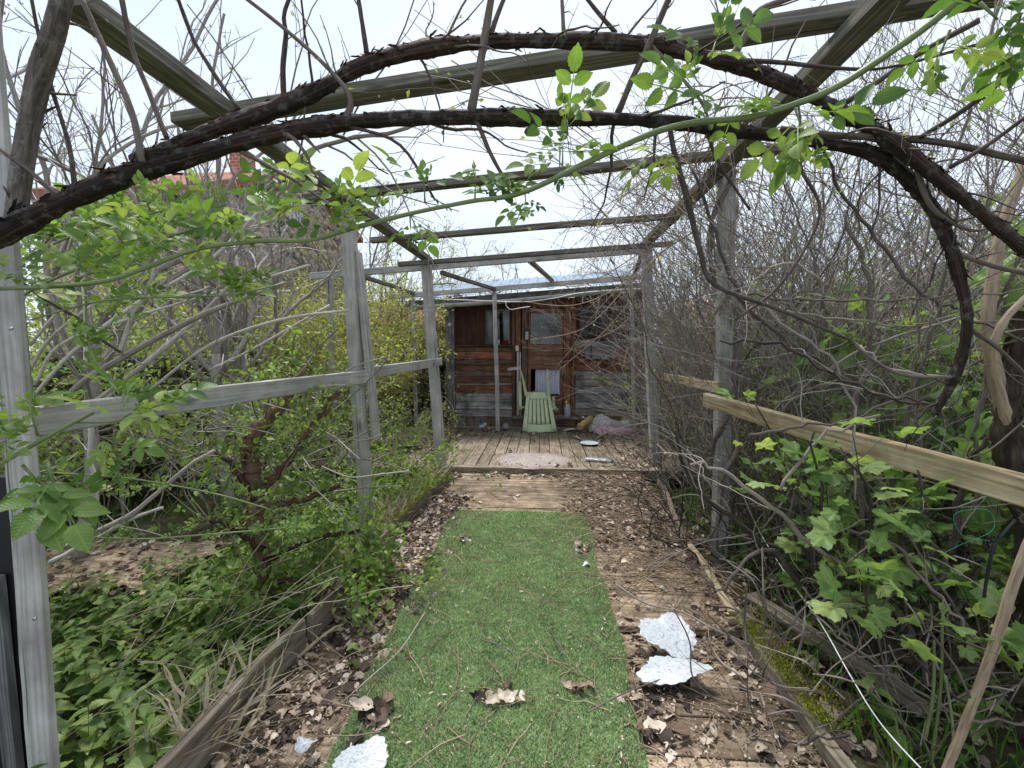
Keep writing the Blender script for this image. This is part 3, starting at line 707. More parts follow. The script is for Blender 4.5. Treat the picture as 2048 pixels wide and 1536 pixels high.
# upper panels
def panel(xa, xb, za, zb, holes, mat, n=5, y=SY):
    b = MB(); xs = np.linspace(xa, xb, n + 1)
    for k in range(n):
        seg = [(xs[k] + .002, xs[k + 1] - .002)]
        for (h0, h1, g0, g1) in holes:
            new = []
            for (s0, s1) in seg:
                if h1 <= s0 or h0 >= s1: new.append((s0, s1)); continue
                if h0 > s0: new.append((s0, h0))
                if h1 < s1: new.append((h1, s1))
                m0, m1 = max(s0, h0), min(s1, h1)
                b.box(m0, m1, y - .006, y + .012, g1, zb, 2, random.random())
                if g0 > za + .01: b.box(m0, m1, y - .006, y + .012, za, g0, 2, random.random())
            seg = new
        for (s0, s1) in seg:
            if s1 - s0 > .004: b.box(s0, s1, y - .006, y + .012, za, zb, 2, random.random())
    return part('panel', b, mat, sh)
def curtainmesh(xa, xb, za, zb, y, folds, amp=.012, zig=.0):
    b = MB()
    def fn(u, v): return (xa + (xb - xa) * u, y + amp * np.sin(u * folds * 6.28 + .6 * np.sin(v * 3)) * (1 - .4 * v), za + (zb - za) * v + zig * np.sin(u * folds * 9) * (1 - v))
    b.sheet(fn, 60, 8); return b
def window(pxa, pxb, pya, pyb, curt, dark=True):
    a = S(pxa, pyb); c = S(pxb, pya); xa, za, xb, zb = a[0], a[1], c[0], c[1]
    b = MB(); t = .028
    b.box(xa - t, xa, SY - .018, SY + .03, za - t, zb + t, 2, .3); b.box(xb, xb + t, SY - .018, SY + .03, za - t, zb + t, 2, .6)
    b.box(xa, xb, SY - .018, SY + .03, zb, zb + t, 0, .4); b.box(xa, xb, SY - .02, SY + .03, za - t, za, 0, .5)
    wd = part('window', b, M['shed_dark'], sh, bevel=.003)
    b = MB(); b.box(xa, xb, SY + .008, SY + .012, za, zb); part('pane', b, M['glass'], wd)
    for (u0, u1) in curt:
        part('curtain', curtainmesh(xa + (xb - xa) * u0, xa + (xb - xa) * u1, za, zb, SY + .06, 3, .014), M['curtain_dk'], wd)
    return (xa, xb, za, zb)
w1 = window(970, 1019, 617, 688, [(0, .22), (.72, 1)])
w3 = window(1160, 1216, 610, 672, [(0, .35), (.72, 1)])
z690 = S(1000, 690)[1]; ztop = S(1000, 596)[1]
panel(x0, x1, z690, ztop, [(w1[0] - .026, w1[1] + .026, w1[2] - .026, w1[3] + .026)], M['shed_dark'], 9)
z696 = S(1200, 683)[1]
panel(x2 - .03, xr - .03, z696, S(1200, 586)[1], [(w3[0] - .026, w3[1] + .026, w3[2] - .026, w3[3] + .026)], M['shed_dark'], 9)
b = MB(); b.box(x0 - .0, x1 + .01, SY - .05, SY + .0, z690 - .022, z690 - .002, 0, .35); part('sill', b, M['siding'], sh, bevel=.003); b = MB(); b.box(x2 - .01, xr - .03, SY - .045, SY, S(1200, 696)[1] + .002, S(1200, 682)[1], 0, .7)
part('sill', b, M['siding'], sh, bevel=.003)
# door frame, jambs, trim
b = MB()
for (pa, pb, r_, y0, y1, pt_, pb_) in ((1024, 1030, .3, -.03, .02, 600, 834), (1031, 1041, .15, .0, .06, 600, 834), (1044, 1055, .45, -.02, .03, 600, 834), (1127, 1142, .12, -.01, .03, 600, 828), (1143, 1151, .22, -.035, .02, 600, 834)):
    xa = S(pa, 700)[0]; xb = S(pb, 700)[0]; b.box(xa, xb, SY + y0, SY + y1, S(1000, pb_)[1], S(1000, pt_)[1], 2, r_)
b.box(S(1024, 700)[0], S(1151, 700)[0], SY + .031, SY + .05, S(1000, 616)[1], S(1000, 596)[1], 0, .2)
part('door_frame', b, M['siding'], sh, bevel=.003)
# door : stiles + panels + two openings
dx0 = S(1056, 700)[0]; dx1 = S(1126, 700)[0]
b = MB()
b.box(dx0, dx0 + .045, SY + .0, SY + .035, S(1000, 826)[1], S(1000, 618)[1], 2, .25)
b.box(dx1 - .035, dx1, SY + .0, SY + .035, S(1000, 826)[1], S(1000, 618)[1], 2, .15)
b.box(dx0 + .046, dx1 - .036, SY, SY + .035, S(1000, 627)[1], S(1000, 618)[1], 0, .1)
z = [689, 699, 712, 725, 738]
for k in range(4): b.box(dx0 + .02, dx1 - .012, SY - .016 + .002 * k, SY - .002, S(1000, z[k + 1])[1] + .002, S(1000, z[k])[1], 0, (.05, .3, .1, .25)[k])
z = [790, 801, 814, 826]
for k in range(3): b.box(dx0 + .046, dx1 - .036, SY, SY + .02, S(1000, z[k + 1])[1] + .002, S(1000, z[k])[1], 0, .55)
door = part('door', b, M['shed_orange'], sh, bevel=.003)
b = MB(); b.box(dx0 + .046, dx1 - .036, SY + .014, SY + .018, S(1000, 688)[1], S(1000, 627)[1]); part('pane', b, M['glass'], door)
part('curtain', curtainmesh(dx0 + .2, dx1 - .04, S(1000, 688)[1], S(1000, 627)[1], SY + .07, 5, .015), M['curtain_dk'], door)
part('curtain', curtainmesh(dx0 + .12, dx1 - .036, S(1000, 788)[1], S(1000, 739)[1], SY + .045, 5, .03, .006), M['curtain'], door, label='pale blue lace curtain in the open lower half of the door')
b = MB(); lx = S(1128, 719)
b.box(lx[0] - .05, lx[0] + .03, SY - .05, SY - .036, lx[1] - .015, lx[1] + .01); b.lathe([(0, 0), (.018, 0), (.018, .03), (0, .03)], (lx[0] + .02, SY - .06, lx[1]), 10, M=np.array([[1, 0, 0], [0, 0, -1], [0, 1, 0]]))
part('latch', b, M['metal_dark'], door)
# pale strips left of the door and little box
b = MB(); b.box(S(1034, 700)[0], S(1038, 700)[0], SY - .05, SY - .035, S(1000, 830)[1], S(1000, 704)[1], 2, .9); b.box(S(1039.5, 700)[0], S(1042, 700)[0], SY - .045, SY - .032, S(1000, 830)[1], S(1000, 704)[1], 2, .8)
part('cable_duct', b, M['gutter'], sh, bevel=.004)
b = MB(); c = S(1035, 697); b.box(c[0] - .027, c[0] + .022, SY - .07, SY - .03, c[1] - .045, c[1] + .045); part('socket_box', b, M['cream'], sh, bevel=.006)
# steps
b = MB(); zz = S(1000, 831)[1]
b.box(S(1026, 800)[0], S(1156, 800)[0], SY - .16, SY - .024, zz - .03, zz, 0, .7); b.box(S(1030, 800)[0], S(1150, 800)[0], SY - .13, SY - .1, -.02, zz - .032, 0, .5)
b.box(S(1020, 800)[0], S(1150, 800)[0], SY - .2, SY - .17, -.02, .13, 0, .45)
part('step', b, M['siding'], sh, bevel=.004)
# roof: trapezoid metal sheet, rising to the back, higher at the right
def metalroof():
    m, t = newmat('roof_metal'); g = t.nodes.new('ShaderNodeNewGeometry'); n = noise(t, g.outputs['Position'], 3, 4, .6)
    c = ramp(t, [(.3, (.10, .15, .22)), (.7, (.19, .26, .35))], n.outputs[0]).outputs[0]
    n2 = noise(t, g.outputs['Position'], 14, 4, .7); c = mixc(t, mrange(t, n2.outputs[0], .58, .72, 0, .5), c, (.2, .19, .17))
    finish(t, c, .55, n.outputs[0], .2, .01, .4, 0); return m
rl = P(795, 603, 6.62); rr_ = P(1310, 563, 6.62)
b = MB(); nw = 23; xs = []; hs = []
for k in range(nw):
    x = k / nw; xs += [x + .0, x + .012, x + .024, x + .036]; hs += [0, .018, .018, 0]
    if k % 1 == 0: xs += [x + .042]; hs += [0]
xs.append(1.); hs.append(0); xs = np.array(xs); hs = np.array(hs)
yy = np.array([0, .25, .6, 1.0, 1.45, 1.9, 2.6]); ang = .24
v = []; tc = []
for yv in yy:
    for x, h in zip(xs, hs):
        wv = .012 * math.sin(x * 60 + yv * 5) + .02 * math.sin(yv * 4.3)
        p0 = rl + (rr_ - rl) * x; v.append((p0[0], 6.60 + yv, p0[2] + .02 + h + yv * ang + wv)); tc.append((x * 3.6, yv, 0))
n_ = len(xs); l = []; 
for a in range(len(yy) - 1):
    for c_ in range(n_ - 1): i0 = a * n_ + c_; l += [i0, i0 + 1, i0 + n_ + 1, i0 + n_]
b.add(v, l, [4] * (len(l) // 4), tc, .5)
part('roof', b, metalroof(), sh, solid=.004)
b = MB(); 
dvec = rr_ - rl
for (yo, zo, h) in ((6.70, -.05, .08),):
    p0 = rl + [0, 0, 0]; p1 = rr_
    b.prism([(p0[0] + .1, p0[2] - .085), (p1[0], p1[2] - .085), (p1[0], p1[2] + .01), (p0[0] + .1, p0[2] + .01)], yo, yo + .03, .3)
part('fascia', b, M['shed_grey'], sh)
# gutter half round
b = MB(); g0 = P(835, 612, 6.56); g1 = P(1310, 572, 6.56); a_ = np.linspace(math.pi, 2 * math.pi, 11); sec = [(math.cos(q) * .055, math.sin(q) * .055) for q in a_]
v = []; K = 12
for k in range(K + 1):
    c = g0 + (g1 - g0) * k / K; c[2] -= .018 * math.sin(math.pi * min(1, k / K * 1.3))
    for (s0, s1) in sec: v.append((c[0], c[1] + s0, c[2] + s1))
l = []
for k in range(K):
    for j in range(10): i0 = k * 11 + j; l += [i0, i0 + 1, i0 + 12, i0 + 11]
b.add(v, l, [4] * (len(l) // 4), None, .5, True)
b.add([tuple(g0 + [0, s0, s1]) for s0, s1 in sec], list(range(11)), [11])
part('gutter', b, M['gutter'], sh, solid=.004)
pts = spline([P(870, 598, 6.49), P(930, 600, 6.49), P(1000, 603, 6.49), P(1060, 603, 6.49), P(1110, 596, 6.49), P(1170, 585, 6.49), P(1300, 576, 6.49)], 6)
b = MB(); tubes(b, [(pts, .007, .007)], 6)
single('loose_cable', b, M['cable'], 'thin white cable sagging along the shed gutter', 'cable', P(1060, 603, 6.49))
b = MB(); pts = spline([P(1012, 604, 6.48), P(1013, 612, 6.46), P(1022, 619, 6.44), P(1040, 616, 6.42), P(1060, 613, 6.42)], 6); tubes(b, [(pts, .006, .006)], 6)
single('bent_wire', b, M['cable'], 'short bent white wire hanging below the middle of the gutter', 'wire', P(1012, 604, 6.48))
# planter on the wall
pb = P(1198, 705, 6.78); pt_ = thing('wall_planter', 'empty dark grey plastic planter box hung on the right front wall', 'planter', pb)
x0_, x1_ = P(1168, 700, 6.78)[0], P(1232, 700, 6.78)[0]; zt_ = P(1200, 691, 6.78)[2]; zb_ = P(1200, 718, 6.78)[2]
b = MB(); y0_, y1_ = 6.70, 6.85
b.add([(x0_, y0_, zt_), (x1_, y0_, zt_), (x1_, y1_, zt_), (x0_, y1_, zt_), (x0_ + .03, y0_ + .03, zb_), (x1_ - .03, y0_ + .03, zb_), (x1_ - .03, y1_ - .02, zb_), (x0_ + .03, y1_ - .02, zb_)],
      [[0, 4, 5, 1], [1, 5, 6, 2], [2, 6, 7, 3], [3, 7, 4, 0], [4, 7, 6, 5]], [4] * 5, None, .5)
part('box', b, M['planter'], pt_, solid=.004)
b = MB(); e = .012
b.box(x0_ - e, x1_ + e, y0_ - e, y0_, zt_ - .03, zt_ + .004); b.box(x0_ - e, x0_, y0_ + .001, y1_, zt_ - .03, zt_ + .004); b.box(x1_, x1_ + e, y0_ + .001, y1_, zt_ - .03, zt_ + .004)
part('rim', b, M['planter'], pt_, bevel=.003)
for f_ in (.2, .8):
    b = MB()
    xx = x0_ + (x1_ - x0_) * f_; b.box(xx - .008, xx + .008, y0_ - .02, y0_ - .014, zb_ - .01, zt_ + .01); b.box(xx - .008, xx + .008, y0_ - .02, 6.88, zb_ - .016, zb_ - .01); part('bracket', b, M['metal_dark'], pt_)
# red pot + white candle on sill, thermometer
def potmb(c, r, h): 
    b = MB(); b.lathe([(0, 0), (r * .72, 0), (r * .95, h * .8), (r * 1.08, h * .8), (r * 1.1, h), (r * .98, h), (r * .9, h * .75), (0, h * .7)], c, 16); return b
c = P(1011, 690, 6.86); c[2] = z690; single('flower_pot', potmb((c[0], c[1], c[2] - .0), .042, .085), M['red_pot'], 'small dark red flower pot on the left window sill', 'flower pot', c)
c = P(998, 690, 6.86); b = MB(); b.lathe([(0, 0), (.008, 0), (.008, .06), (.005, .085), (0, .088)], (c[0], c[1], z690), 8)
single('candle', b, M['cable'], 'thin white candle beside the red pot on the sill', 'candle', (c[0], c[1], z690))
c = P(1054, 669, 6.86); th_ = thing('wall_thermometer', 'small black wall thermometer with pale scale on the door jamb', 'thermometer', c)
b = MB(); b.box(c[0] - .032, c[0] + .03, 6.85, 6.875, c[2] - .09, c[2] + .1); part('case', b, M['metal_dark'], th_, bevel=.004)
b = MB()
for k in range(3): b.box(c[0] - .026, c[0] + .024, 6.842, 6.849, c[2] - .08 + k * .045, c[2] - .045 + k * .045)
part('scale', b, M['gutter'], th_)
# glass jar at step
c = P(1135, 826, 6.80); b = MB(); zj = S(1000, 831)[1]
b.lathe([(0, 0), (.048, 0), (.052, .02), (.05, .05), (.053, .1), (.051, .16), (.04, .19), (.04, .21), (.036, .21), (.036, .19), (.046, .155), (.046, .02), (0, .012)], (c[0], c[1], zj), 18)
single('glass_jar', b, M['clear'], 'clear ribbed glass jar standing at the right end of the door step', 'jar', (c[0], c[1], zj))

# ================================================================== CHAIR (tipped, back rest lying towards the viewer)
ch = thing('plastic_chair', 'pale green plastic garden chair tipped over with its slatted back towards the path', 'chair', (P(1080, 862, 6.45)[0], 6.4, .05))
A = P(1045, 862, 6.40); B_ = P(1114, 862, 6.40); C_ = P(1099, 784, 6.72); D_ = P(1053, 784, 6.72)
def quadpt(u, v):  # u left-right, v bottom-top
    bow = .025 * (1 - (2 * u - 1) ** 2)
    L_ = A + (D_ - A) * v[..., None]; R_ = B_ + (C_ - B_) * v[..., None]; p = L_ + (R_ - L_) * u[..., None]
    p = p.copy(); p[..., 1] -= bow; p[..., 2] -= .02 * (1 - (2 * u - 1) ** 2) * (1 - v)
    return p
def strip(b, u0, u1, v0, v1, off=0., nu=5, nv=8, ufn=None):
    def fn(u, v):
        uu = u0 + (u1 - u0) * u; vv = v0 + (v1 - v0) * v
        if ufn: uu = ufn(u, vv)
        p = quadpt(uu, vv); return p[..., 0], p[..., 1] + off, p[..., 2]
    b.sheet(fn, nu, nv)
b = MB(); strip(b, 0, .13, 0, 1); strip(b, .87, 1, 0, 1); strip(b, .13, .87, 0, .19, nu=8); strip(b, .13, .87, .83, 1, nu=8)
part('back_frame', b, M['chair'], ch, solid=.012)
b = MB(); n_s = 5
for k in range(n_s):
    a0_ = .145 + k * .142; strip(b, a0_, a0_ + .118, .195, .825, -.003, 3, 8)
part('back_slats', b, M['chair'], ch, solid=.01)
# seat goes back from the upper edge, legs point up
b = MB()
def fseat(u, v): 
    p = D_ + (C_ - D_) * u[..., None]; return p[..., 0], p[..., 1] + .12 * 0 + v * .10, p[..., 2] - .05 - v * .42 + .02 * np.cos(u * 3.1)
b.sheet(fseat, 8, 6); part('seat', b, M['chair'], ch, solid=.01)
for (pa, pb) in (((1053, 790), (1042, 741)), ((1098, 790), (1094, 738))):
    q0 = P(*pa, 6.70); q1 = P(*pb, 6.66); q0m = q0 - [0, 0, .02]
    b = MB(); v = []
    for (q, w0, d0) in ((q0m, .026, .03), ((q0 + q1) / 2, .019, .022), (q1, .010, .013)):
        for (sx, sy) in ((-1, -1), (1, -1), (1, 1), (-1, 1)): v.append(q + [sx * w0, sy * d0, 0])
    l = [0, 3, 2, 1, 8, 9, 10, 11]; 
    for k in range(2):
        for j in range(4): j2 = (j + 1) % 4; l += [k * 4 + j, k * 4 + j2, k * 4 + 4 + j2, k * 4 + 4 + j]
    b.add(v, l, [4] * 10, None, .5); part('leg', b, M['chair'], ch, bevel=.004)
for (pa, pb, pc) in (((1040, 815), (1050, 818), (1040, 765)), ((1113, 818), (1102, 820), (1107, 795))):
    q = [P(*pa, 6.52), P(*pb, 6.6), P(*pc, 6.72)]; b = MB()
    pts = spline([q[1] + [0, .05, .02], q[0], q[0] + [0, .12, -.05], q[2] - [0, 0, .12], q[2]], 5)
    v = []; 
    for k, p in enumerate(pts):
        for (sx, sz) in ((-.022, -.014), (.022, -.014), (.022, .014), (-.022, .014)): v.append(p + [sx, 0 if k else 0, sz])
    l = [0, 1, 2, 3]; K = len(pts); l += [(K - 1) * 4 + 3, (K - 1) * 4 + 2, (K - 1) * 4 + 1, (K - 1) * 4]
    for k in range(K - 1):
        for j in range(4): j2 = (j + 1) % 4; l += [k * 4 + j, k * 4 + 4 + j, k * 4 + 4 + j2, k * 4 + j2]
    b.add(v, l, [4] * (2 + 4 * (K - 1)), None, .5); part('armrest', b, M['chair'], ch)

# ================================================================== THINGS ON DECK
def oncloth(name, label, cat, px0, px1, pyb, Y, h, mat, seed, dep=.25, z0=.05):
    a = P(px0, pyb, Y); c = P(px1, pyb, Y); cx = (a[0] + c[0]) / 2; rx = (c[0] - a[0]) / 2
    rs = np.random.RandomState(seed); ph = rs.random(6) * 6
    b = MB()
    def fn(u, v):
        th = u * 2 * np.pi; phi = v * np.pi * .5 + .02
        r = np.cos(phi) ** .45; wr = 1 + .10 * np.sin(5 * th + ph[0]) + .06 * np.sin(9 * th + ph[1] + 4 * v)
        x = cx + rx * r * np.cos(th) * wr; y = Y + dep * r * np.sin(th) * wr
        z = z0 + h * np.sin(phi) ** .8 * (1 + .2 * np.sin(3 * x / rx * 1.3 + ph[2]) + .12 * np.sin(14 * x + 11 * y + ph[3])) + .012 * np.sin(40 * x + ph[4]) * np.sin(35 * y + ph[5])
        return x, y, z
    b.sheet(fn, 72, 16)
    return single(name, b, mat, label, cat, (cx, Y, z0))
oncloth('pink_blanket', 'dirty pink blanket lying in a heap below the planter', 'blanket', 1188, 1262, 860, 6.45, .10, M['pink'], 1, .18)
oncloth('white_duvet', 'grubby white duvet piled on top of the pink blanket', 'duvet', 1178, 1262, 850, 6.62, .20, M['whitecloth'], 2, .16)
b = MB(); c0 = P(1159, 855, 6.35); c1 = P(1182, 836, 6.6); d = c1 - c0; d /= np.linalg.norm(d)
pr = []; pts = [c0 + (c1 - c0) * t for t in np.linspace(0, 1, 9)]; tubes(b, [(pts, [.05 * (1 + .12 * math.sin(i * 2.3)) for i in range(9)])], 14, .03)
single('foam_roll', b, M['foam'], 'rolled piece of yellow foam lying beside the pink blanket', 'foam roll', c0)
# mat
mc = G(1066, 923, .05); b = MB(); 
R1, R2 = .42, .36
def fmat(u, v):
    th = u * 2 * np.pi; r = 1 - v; wob = 1 + .03 * np.sin(3 * th + 1) + .02 * np.sin(7 * th) + .0 * r
    return mc[0] + R1 * r * np.cos(th) * wob, mc[1] + .03 + R2 * r * np.sin(th) * wob, .062 + .003 * np.sin(r * 26 * 6.28 / 2) * (r < .97) + .005 * np.sin(3 * th) * r - .008 * (r > .97)
b.sheet(fmat, 96, 100)
def matmat():
    m, t = newmat('braided_mat'); a = attr(t, 'tc'); s = t.nodes.new('ShaderNodeSeparateXYZ'); t.links.new(a.outputs['Vector'], s.inputs[0])
    g = t.nodes.new('ShaderNodeNewGeometry'); n = noise(t, g.outputs['Position'], 5, 4, .6)
    q = t.nodes.new('ShaderNodeMath'); q.operation = 'MULTIPLY'; q.inputs[1].default_value = 26 * 3.14159; t.links.new(s.outputs[1], q.inputs[0])
    q2 = t.nodes.new('ShaderNodeMath'); q2.operation = 'SINE'; t.links.new(q.outputs[0], q2.inputs[0])
    ring = mrange(t, q2.outputs[0], -1, 1)
    c = mixc(t, ring, (.24, .15, .13), (.40, .32, .29)); c = mixc(t, mrange(t, s.outputs[1], .08, .25, .0, .97), c, (.33, .30, .285))
    c = mixc(t, mrange(t, n.outputs[0], .45, .62, 0, .6), c, (.40, .34, .28)); n3 = noise(t, g.outputs['Position'], 40, 4, .7); c = mixc(t, mrange(t, n3.outputs[0], .52, .66, 0, .7), c, (.11, .08, .06)); finish(t, c, .9, n3.outputs[0], .5, .004); return m
single('round_mat', b, matmat(), 'round braided faded reddish mat lying on the deck boards', 'mat', (mc[0], mc[1], .055))
# plate
c = G(1179, 889, .055); b = MB(); b.lathe([(0, .006), (.075, .006), (.085, .012), (.118, .022), (.12, .025), (.115, .027), (.083, .018), (.07, .011), (0, .011)], c, 32)
single('plate', b, M['plate'], 'pale plastic plate lying on the deck behind the round mat', 'plate', c)
# bottle crushed
c = G(1202, 918, .055); bt = thing('crushed_bottle', 'flattened clear plastic bottle with blue cap on the deck', 'bottle', c)
b = MB(); a = G(1170, 917, .075); e = G(1222, 921, .075); n = 18; pts = [a + (e - a) * t for t in np.linspace(0, 1, n)]
rad = [.045 * (1 - .1 * random.random()) for _ in range(n)]; rad[-1] = .013; rad[-2] = .014; rad[-3] = .025; rad[0] = .03
mbt = MB(); tubes(mbt, [(pts, rad)], 12, .12); vv = mbt.v[0]; vv[:, 2] = .058 + (vv[:, 2] - .03) * .38; part('bottle_body', mbt, M['clear'], bt)
b = MB(); tubes(b, [([e, e + [.022, 0, 0]], .014, .014)], 10); b.v[0][:, 2] -= .008; part('cap', b, M['blue_cap'], bt)
# plastic cup and shard beside the shed skirting
c = P(1012, 858, 6.55); b = MB(); b.lathe([(0, .0), (.03, 0), (.042, .085), (.038, .085), (.028, .006), (0, .006)], (c[0], c[1], .09), 14, M=np.array([[1, 0, 0], [0, .5, -.86], [0, .86, .5]]))
single('plastic_cup', b, M['clear'], 'clear plastic cup lying by the shed base near the thin post', 'cup', (c[0], c[1], .09))

def scrap(name, label, cat, c, sx, sy, seed, mat, poly=None, z=.0, tilt=(0, 0), crumple=1.0, rot=0):
    rs = np.random.RandomState(seed); b = MB(); ph = rs.random(8) * 6.28
    def fn(u, v):
        th = u * 2 * np.pi; r = v
        wob = 1 + .08 * np.sin(2 * th + ph[0]) + .09 * np.sin(3 * th + ph[1]) + .06 * np.sign(np.sin(5 * th + ph[2])) * np.abs(np.sin(5 * th + ph[2])) ** .5 + .035 * np.sin(17 * th + ph[3]) + .02 * np.sin(29 * th + ph[0])
        x = sx * r * np.cos(th) * wob; y = sy * r * np.sin(th) * wob
        zz = .012 * r * r * np.sin(2 * th + ph[6]) + tilt[0] * x + tilt[1] * y
        for k in range(9):
            q = ph[k % 8] + k * 1.7; dd = x * np.cos(q) + y * np.sin(q) - (((k * .37) % 1) - .5) * sx; zz = zz + crumple * (.055 if k % 2 else -.04) * np.abs(dd) * (1 if k < 5 else .5)
        zz = zz - zz.min() * (.8 if crumple < 2 else .3); pass
        cr, sr = math.cos(rot), math.sin(rot)
        return c[0] + x * cr - y * sr, c[1] + x * sr + y * cr, z + .004 + zz
    b.sheet(fn, 120, 30)
    return single(name, b, mat, label, cat, (c[0], c[1], z), solid=.002)
# torn white foil : two halves
c1 = G(1335, 1297, 0); c2 = G(1348, 1352, 0)
scrap('white_sheet', 'larger torn white plastic sheet lying crumpled on the boards right of the green carpet', 'plastic sheet', c1, .115, .095, 4, M['white'], z=.03, tilt=(-.12, .25), rot=-.5)
scrap('white_sheet', 'crumpled white plastic sheet overlapping the larger one from the near side', 'plastic sheet', c2, .135, .072, 9, M['white'], z=.012, tilt=(.05, .0), rot=.05)
scrap('white_sheet', 'torn white plastic scrap at the bottom edge just left of the carpet', 'plastic sheet', G(725, 1532, 0), .075, .07, 12, M['white'], z=.012)
scrap('white_scrap', 'small white plastic scrap among the dead leaves left of the carpet', 'plastic scrap', G(612, 1502, 0), .035, .02, 15, M['white'], z=.012)
scrap('white_scrap', 'tiny white paper scrap on the carpet near its right edge', 'paper scrap', G(1173, 1138, 0), .022, .016, 16, M['cable'], z=.014)
scrap('white_bag', 'pale plastic bag half hidden by leaves on the left deck end', 'bag', G(818, 897, .05), .16, .12, 17, M['white'], z=.06, crumple=3)
scrap('paper_scrap', 'torn cardboard scrap lying between the chair and the foam roll', 'cardboard', P(1143, 858, 6.5), .13, .05, 18, M['whitecloth'], z=.06, crumple=1.5)
scrap('plastic_shard', 'clear broken plastic piece against the left shed base', 'plastic piece', P(966, 858, 6.6), .06, .04, 19, M['clear'], z=.09, crumple=4, tilt=(.3, .8))
b = MB(); a = G(1146, 873, .07); e = G(1162, 879, .065); tubes(b, [([a, (a + e) / 2 + [0, 0, .01], e], [.012, .02, .01])], 8, .2)
single('wood_chip', b, M['ply'], 'pale wood chip lying on the deck in front of the foam roll', 'wood chip', a)

# ================================================================== CARPET
cx0, cx1, cy0, cy1 = -.69, .352, -.5, 3.3
cm = thing('grass_carpet', 'long strip of green artificial grass carpet laid along the boardwalk', 'carpet', (-.17, 1.4, 0))
b = MB()
def cedge(v): return .012 * np.sin(v * 19) + .006 * np.sin(v * 53)
def fcar(u, v):
    Y = cy0 + (cy1 - cy0) * v; x0 = cx0 + cedge(v); x1 = cx1 + cedge(v + 3.1); zb = np.where(Y < 1.93, -.028, .0)
    zb = -.028 + .036 * np.clip((Y - 1.74) / .17, 0, 1)
    return x0 + (x1 - x0) * u, Y, zb + .004 + .0035 * np.sin(u * 9) * np.sin(v * 37)
b.sheet(fcar, 40, 140, thick=.006)
def carpmat():
    m, t = newmat('carpet_base'); g = t.nodes.new('ShaderNodeNewGeometry'); n = noise(t, g.outputs['Position'], 160, 3, .7); n2 = noise(t, g.outputs['Position'], 5, 4, .65)
    c = ramp(t, [(.35, (.09, .16, .06)), (.6, (.22, .34, .13))], n.outputs[0]).outputs[0]; c = mixc(t, mrange(t, n2.outputs[0], .55, .75, 0, .6), c, (.24, .24, .08))
    finish(t, c, .9, n.outputs[0], 1, .005); return m
part('backing', b, carpmat(), cm)
rs = np.random.RandomState(11); n = 190000
v = rs.random(n) ** 1.0; yv = 1.15 + (cy1 - 1.15) * v; keep = rs.random(n) < np.clip(1.9 / yv, .3, 1.2) ** 1.3; yv = yv[keep]; n = len(yv)
u = rs.random(n); vv = (yv - cy0) / (cy1 - cy0); x0v = cx0 + cedge(vv); x1v = cx1 + cedge(vv + 3.1); px_, py_, pz_ = fcar(u, vv)
fw = np.stack([rs.normal(0, .55, n), rs.normal(0, .55, n), np.ones(n)], 1); upv = rs.normal(0, 1, (n, 3))
cl = np.sin(px_ * 23 + 2 * np.sin(py_ * 9)) * np.sin(py_ * 17) * .08
b = MB(); place(b, LF_carp, np.stack([px_, py_, pz_], 1), fw, upv, .0135 * rs.uniform(.7, 1.2, n) * (1 + .25 * (yv > 2)), np.clip(rs.normal(.5, .24, n) + cl, 0, 1))
o = part('pile', b, L_carp, cm)

# ================================================================== EDGINGS, BOARDS
def board(name, label, p0, p1, wd, ht, mat, cat='board', upv=(0, 0, 1)):
    p0 = np.asarray(p0); p1 = np.asarray(p1); t = thing(name, label, cat, (p0 + p1) / 2); timber(name.split('_')[-1] if False else 'plank', p0, p1, wd, ht, mat, t, upv, None, 14, .006); return t
e0 = G(335, 1545, .05); e1 = G(588, 1288, .05); e2 = G(735, 1118, .05); e3 = G(902, 942, .07)
board('edging_board', 'nearest grey edging board along the left side of the boardwalk', e0 + [0, -.3, 0], e1 + [0, .06, 0], .035, .14, M['edge'])
board('edging_board', 'weathered edging board beside the second left pergola post', e1 + [.02, .1, 0], e2 + [0, .35, -.01], .03, .13, M['edge'])
board('edging_board', 'far left edging board with yellow moss leading up to the deck', e2 + [.03, .42, 0], e3, .03, .13, M['edge'])
f0 = G(1650, 1470, .0); f1 = G(1480, 1245, .0); f2 = G(1390, 1110, .0); f3 = G(1318, 962, .03)
me_ = board('edging_board', 'narrow mossy edging timber along the near right side of the boardwalk', f0 + [-.02, -.25, 0], f1, .045, .06, M['edge'])
board('edging_board', 'bare brown edging timber along the far right side of the boardwalk', f1 + [-.01, .05, 0], f2 + [0, .1, 0], .04, .06, M['tan_rail'])
board('edging_board', 'right edging timber next to the deck half buried in twigs', f2 + [0, .2, 0], f3, .04, .06, M['edge'])
pc = G(250, 1130, -.1); b = MB(); 
def fbd(u, v):
    x = pc[0] - .75 + 1.2 * u; y = pc[1] - .30 + .62 * v; ed = .03 * np.sin(u * 23) + .02 * np.sin(u * 61)
    return x + .03 * np.sin(v * 19) * (u > .9), y + ed * (v < .05) + ed * .7 * (v > .95), -.085 + .012 * np.sin(u * 9 + v * 5) + .004 * np.sin(u * 47) * np.sin(v * 31)
b.sheet(fbd, 60, 40, thick=.022, smooth=False); b.tc[-1] = b.tc[-1] * [1.2, .6, 1]; b.tc[-2] = b.tc[-2] * [1.2, .6, 1]
b.box(pc[0] - .9, pc[0] - .1, pc[1] - .62, pc[1] - .3, -.12, -.10, 0, .3, jit=.01)
single('pale_board', b, M['ply'], 'flat pale chipped board lying in the weeds on the left', 'board', (pc[0], pc[1], -.1), bevel=.003)
board('fallen_board', 'loose brown board lying under the bushes on the right', G(1500, 1190, -.05), G(1850, 1420, -.05), .09, .025, M['edge'])
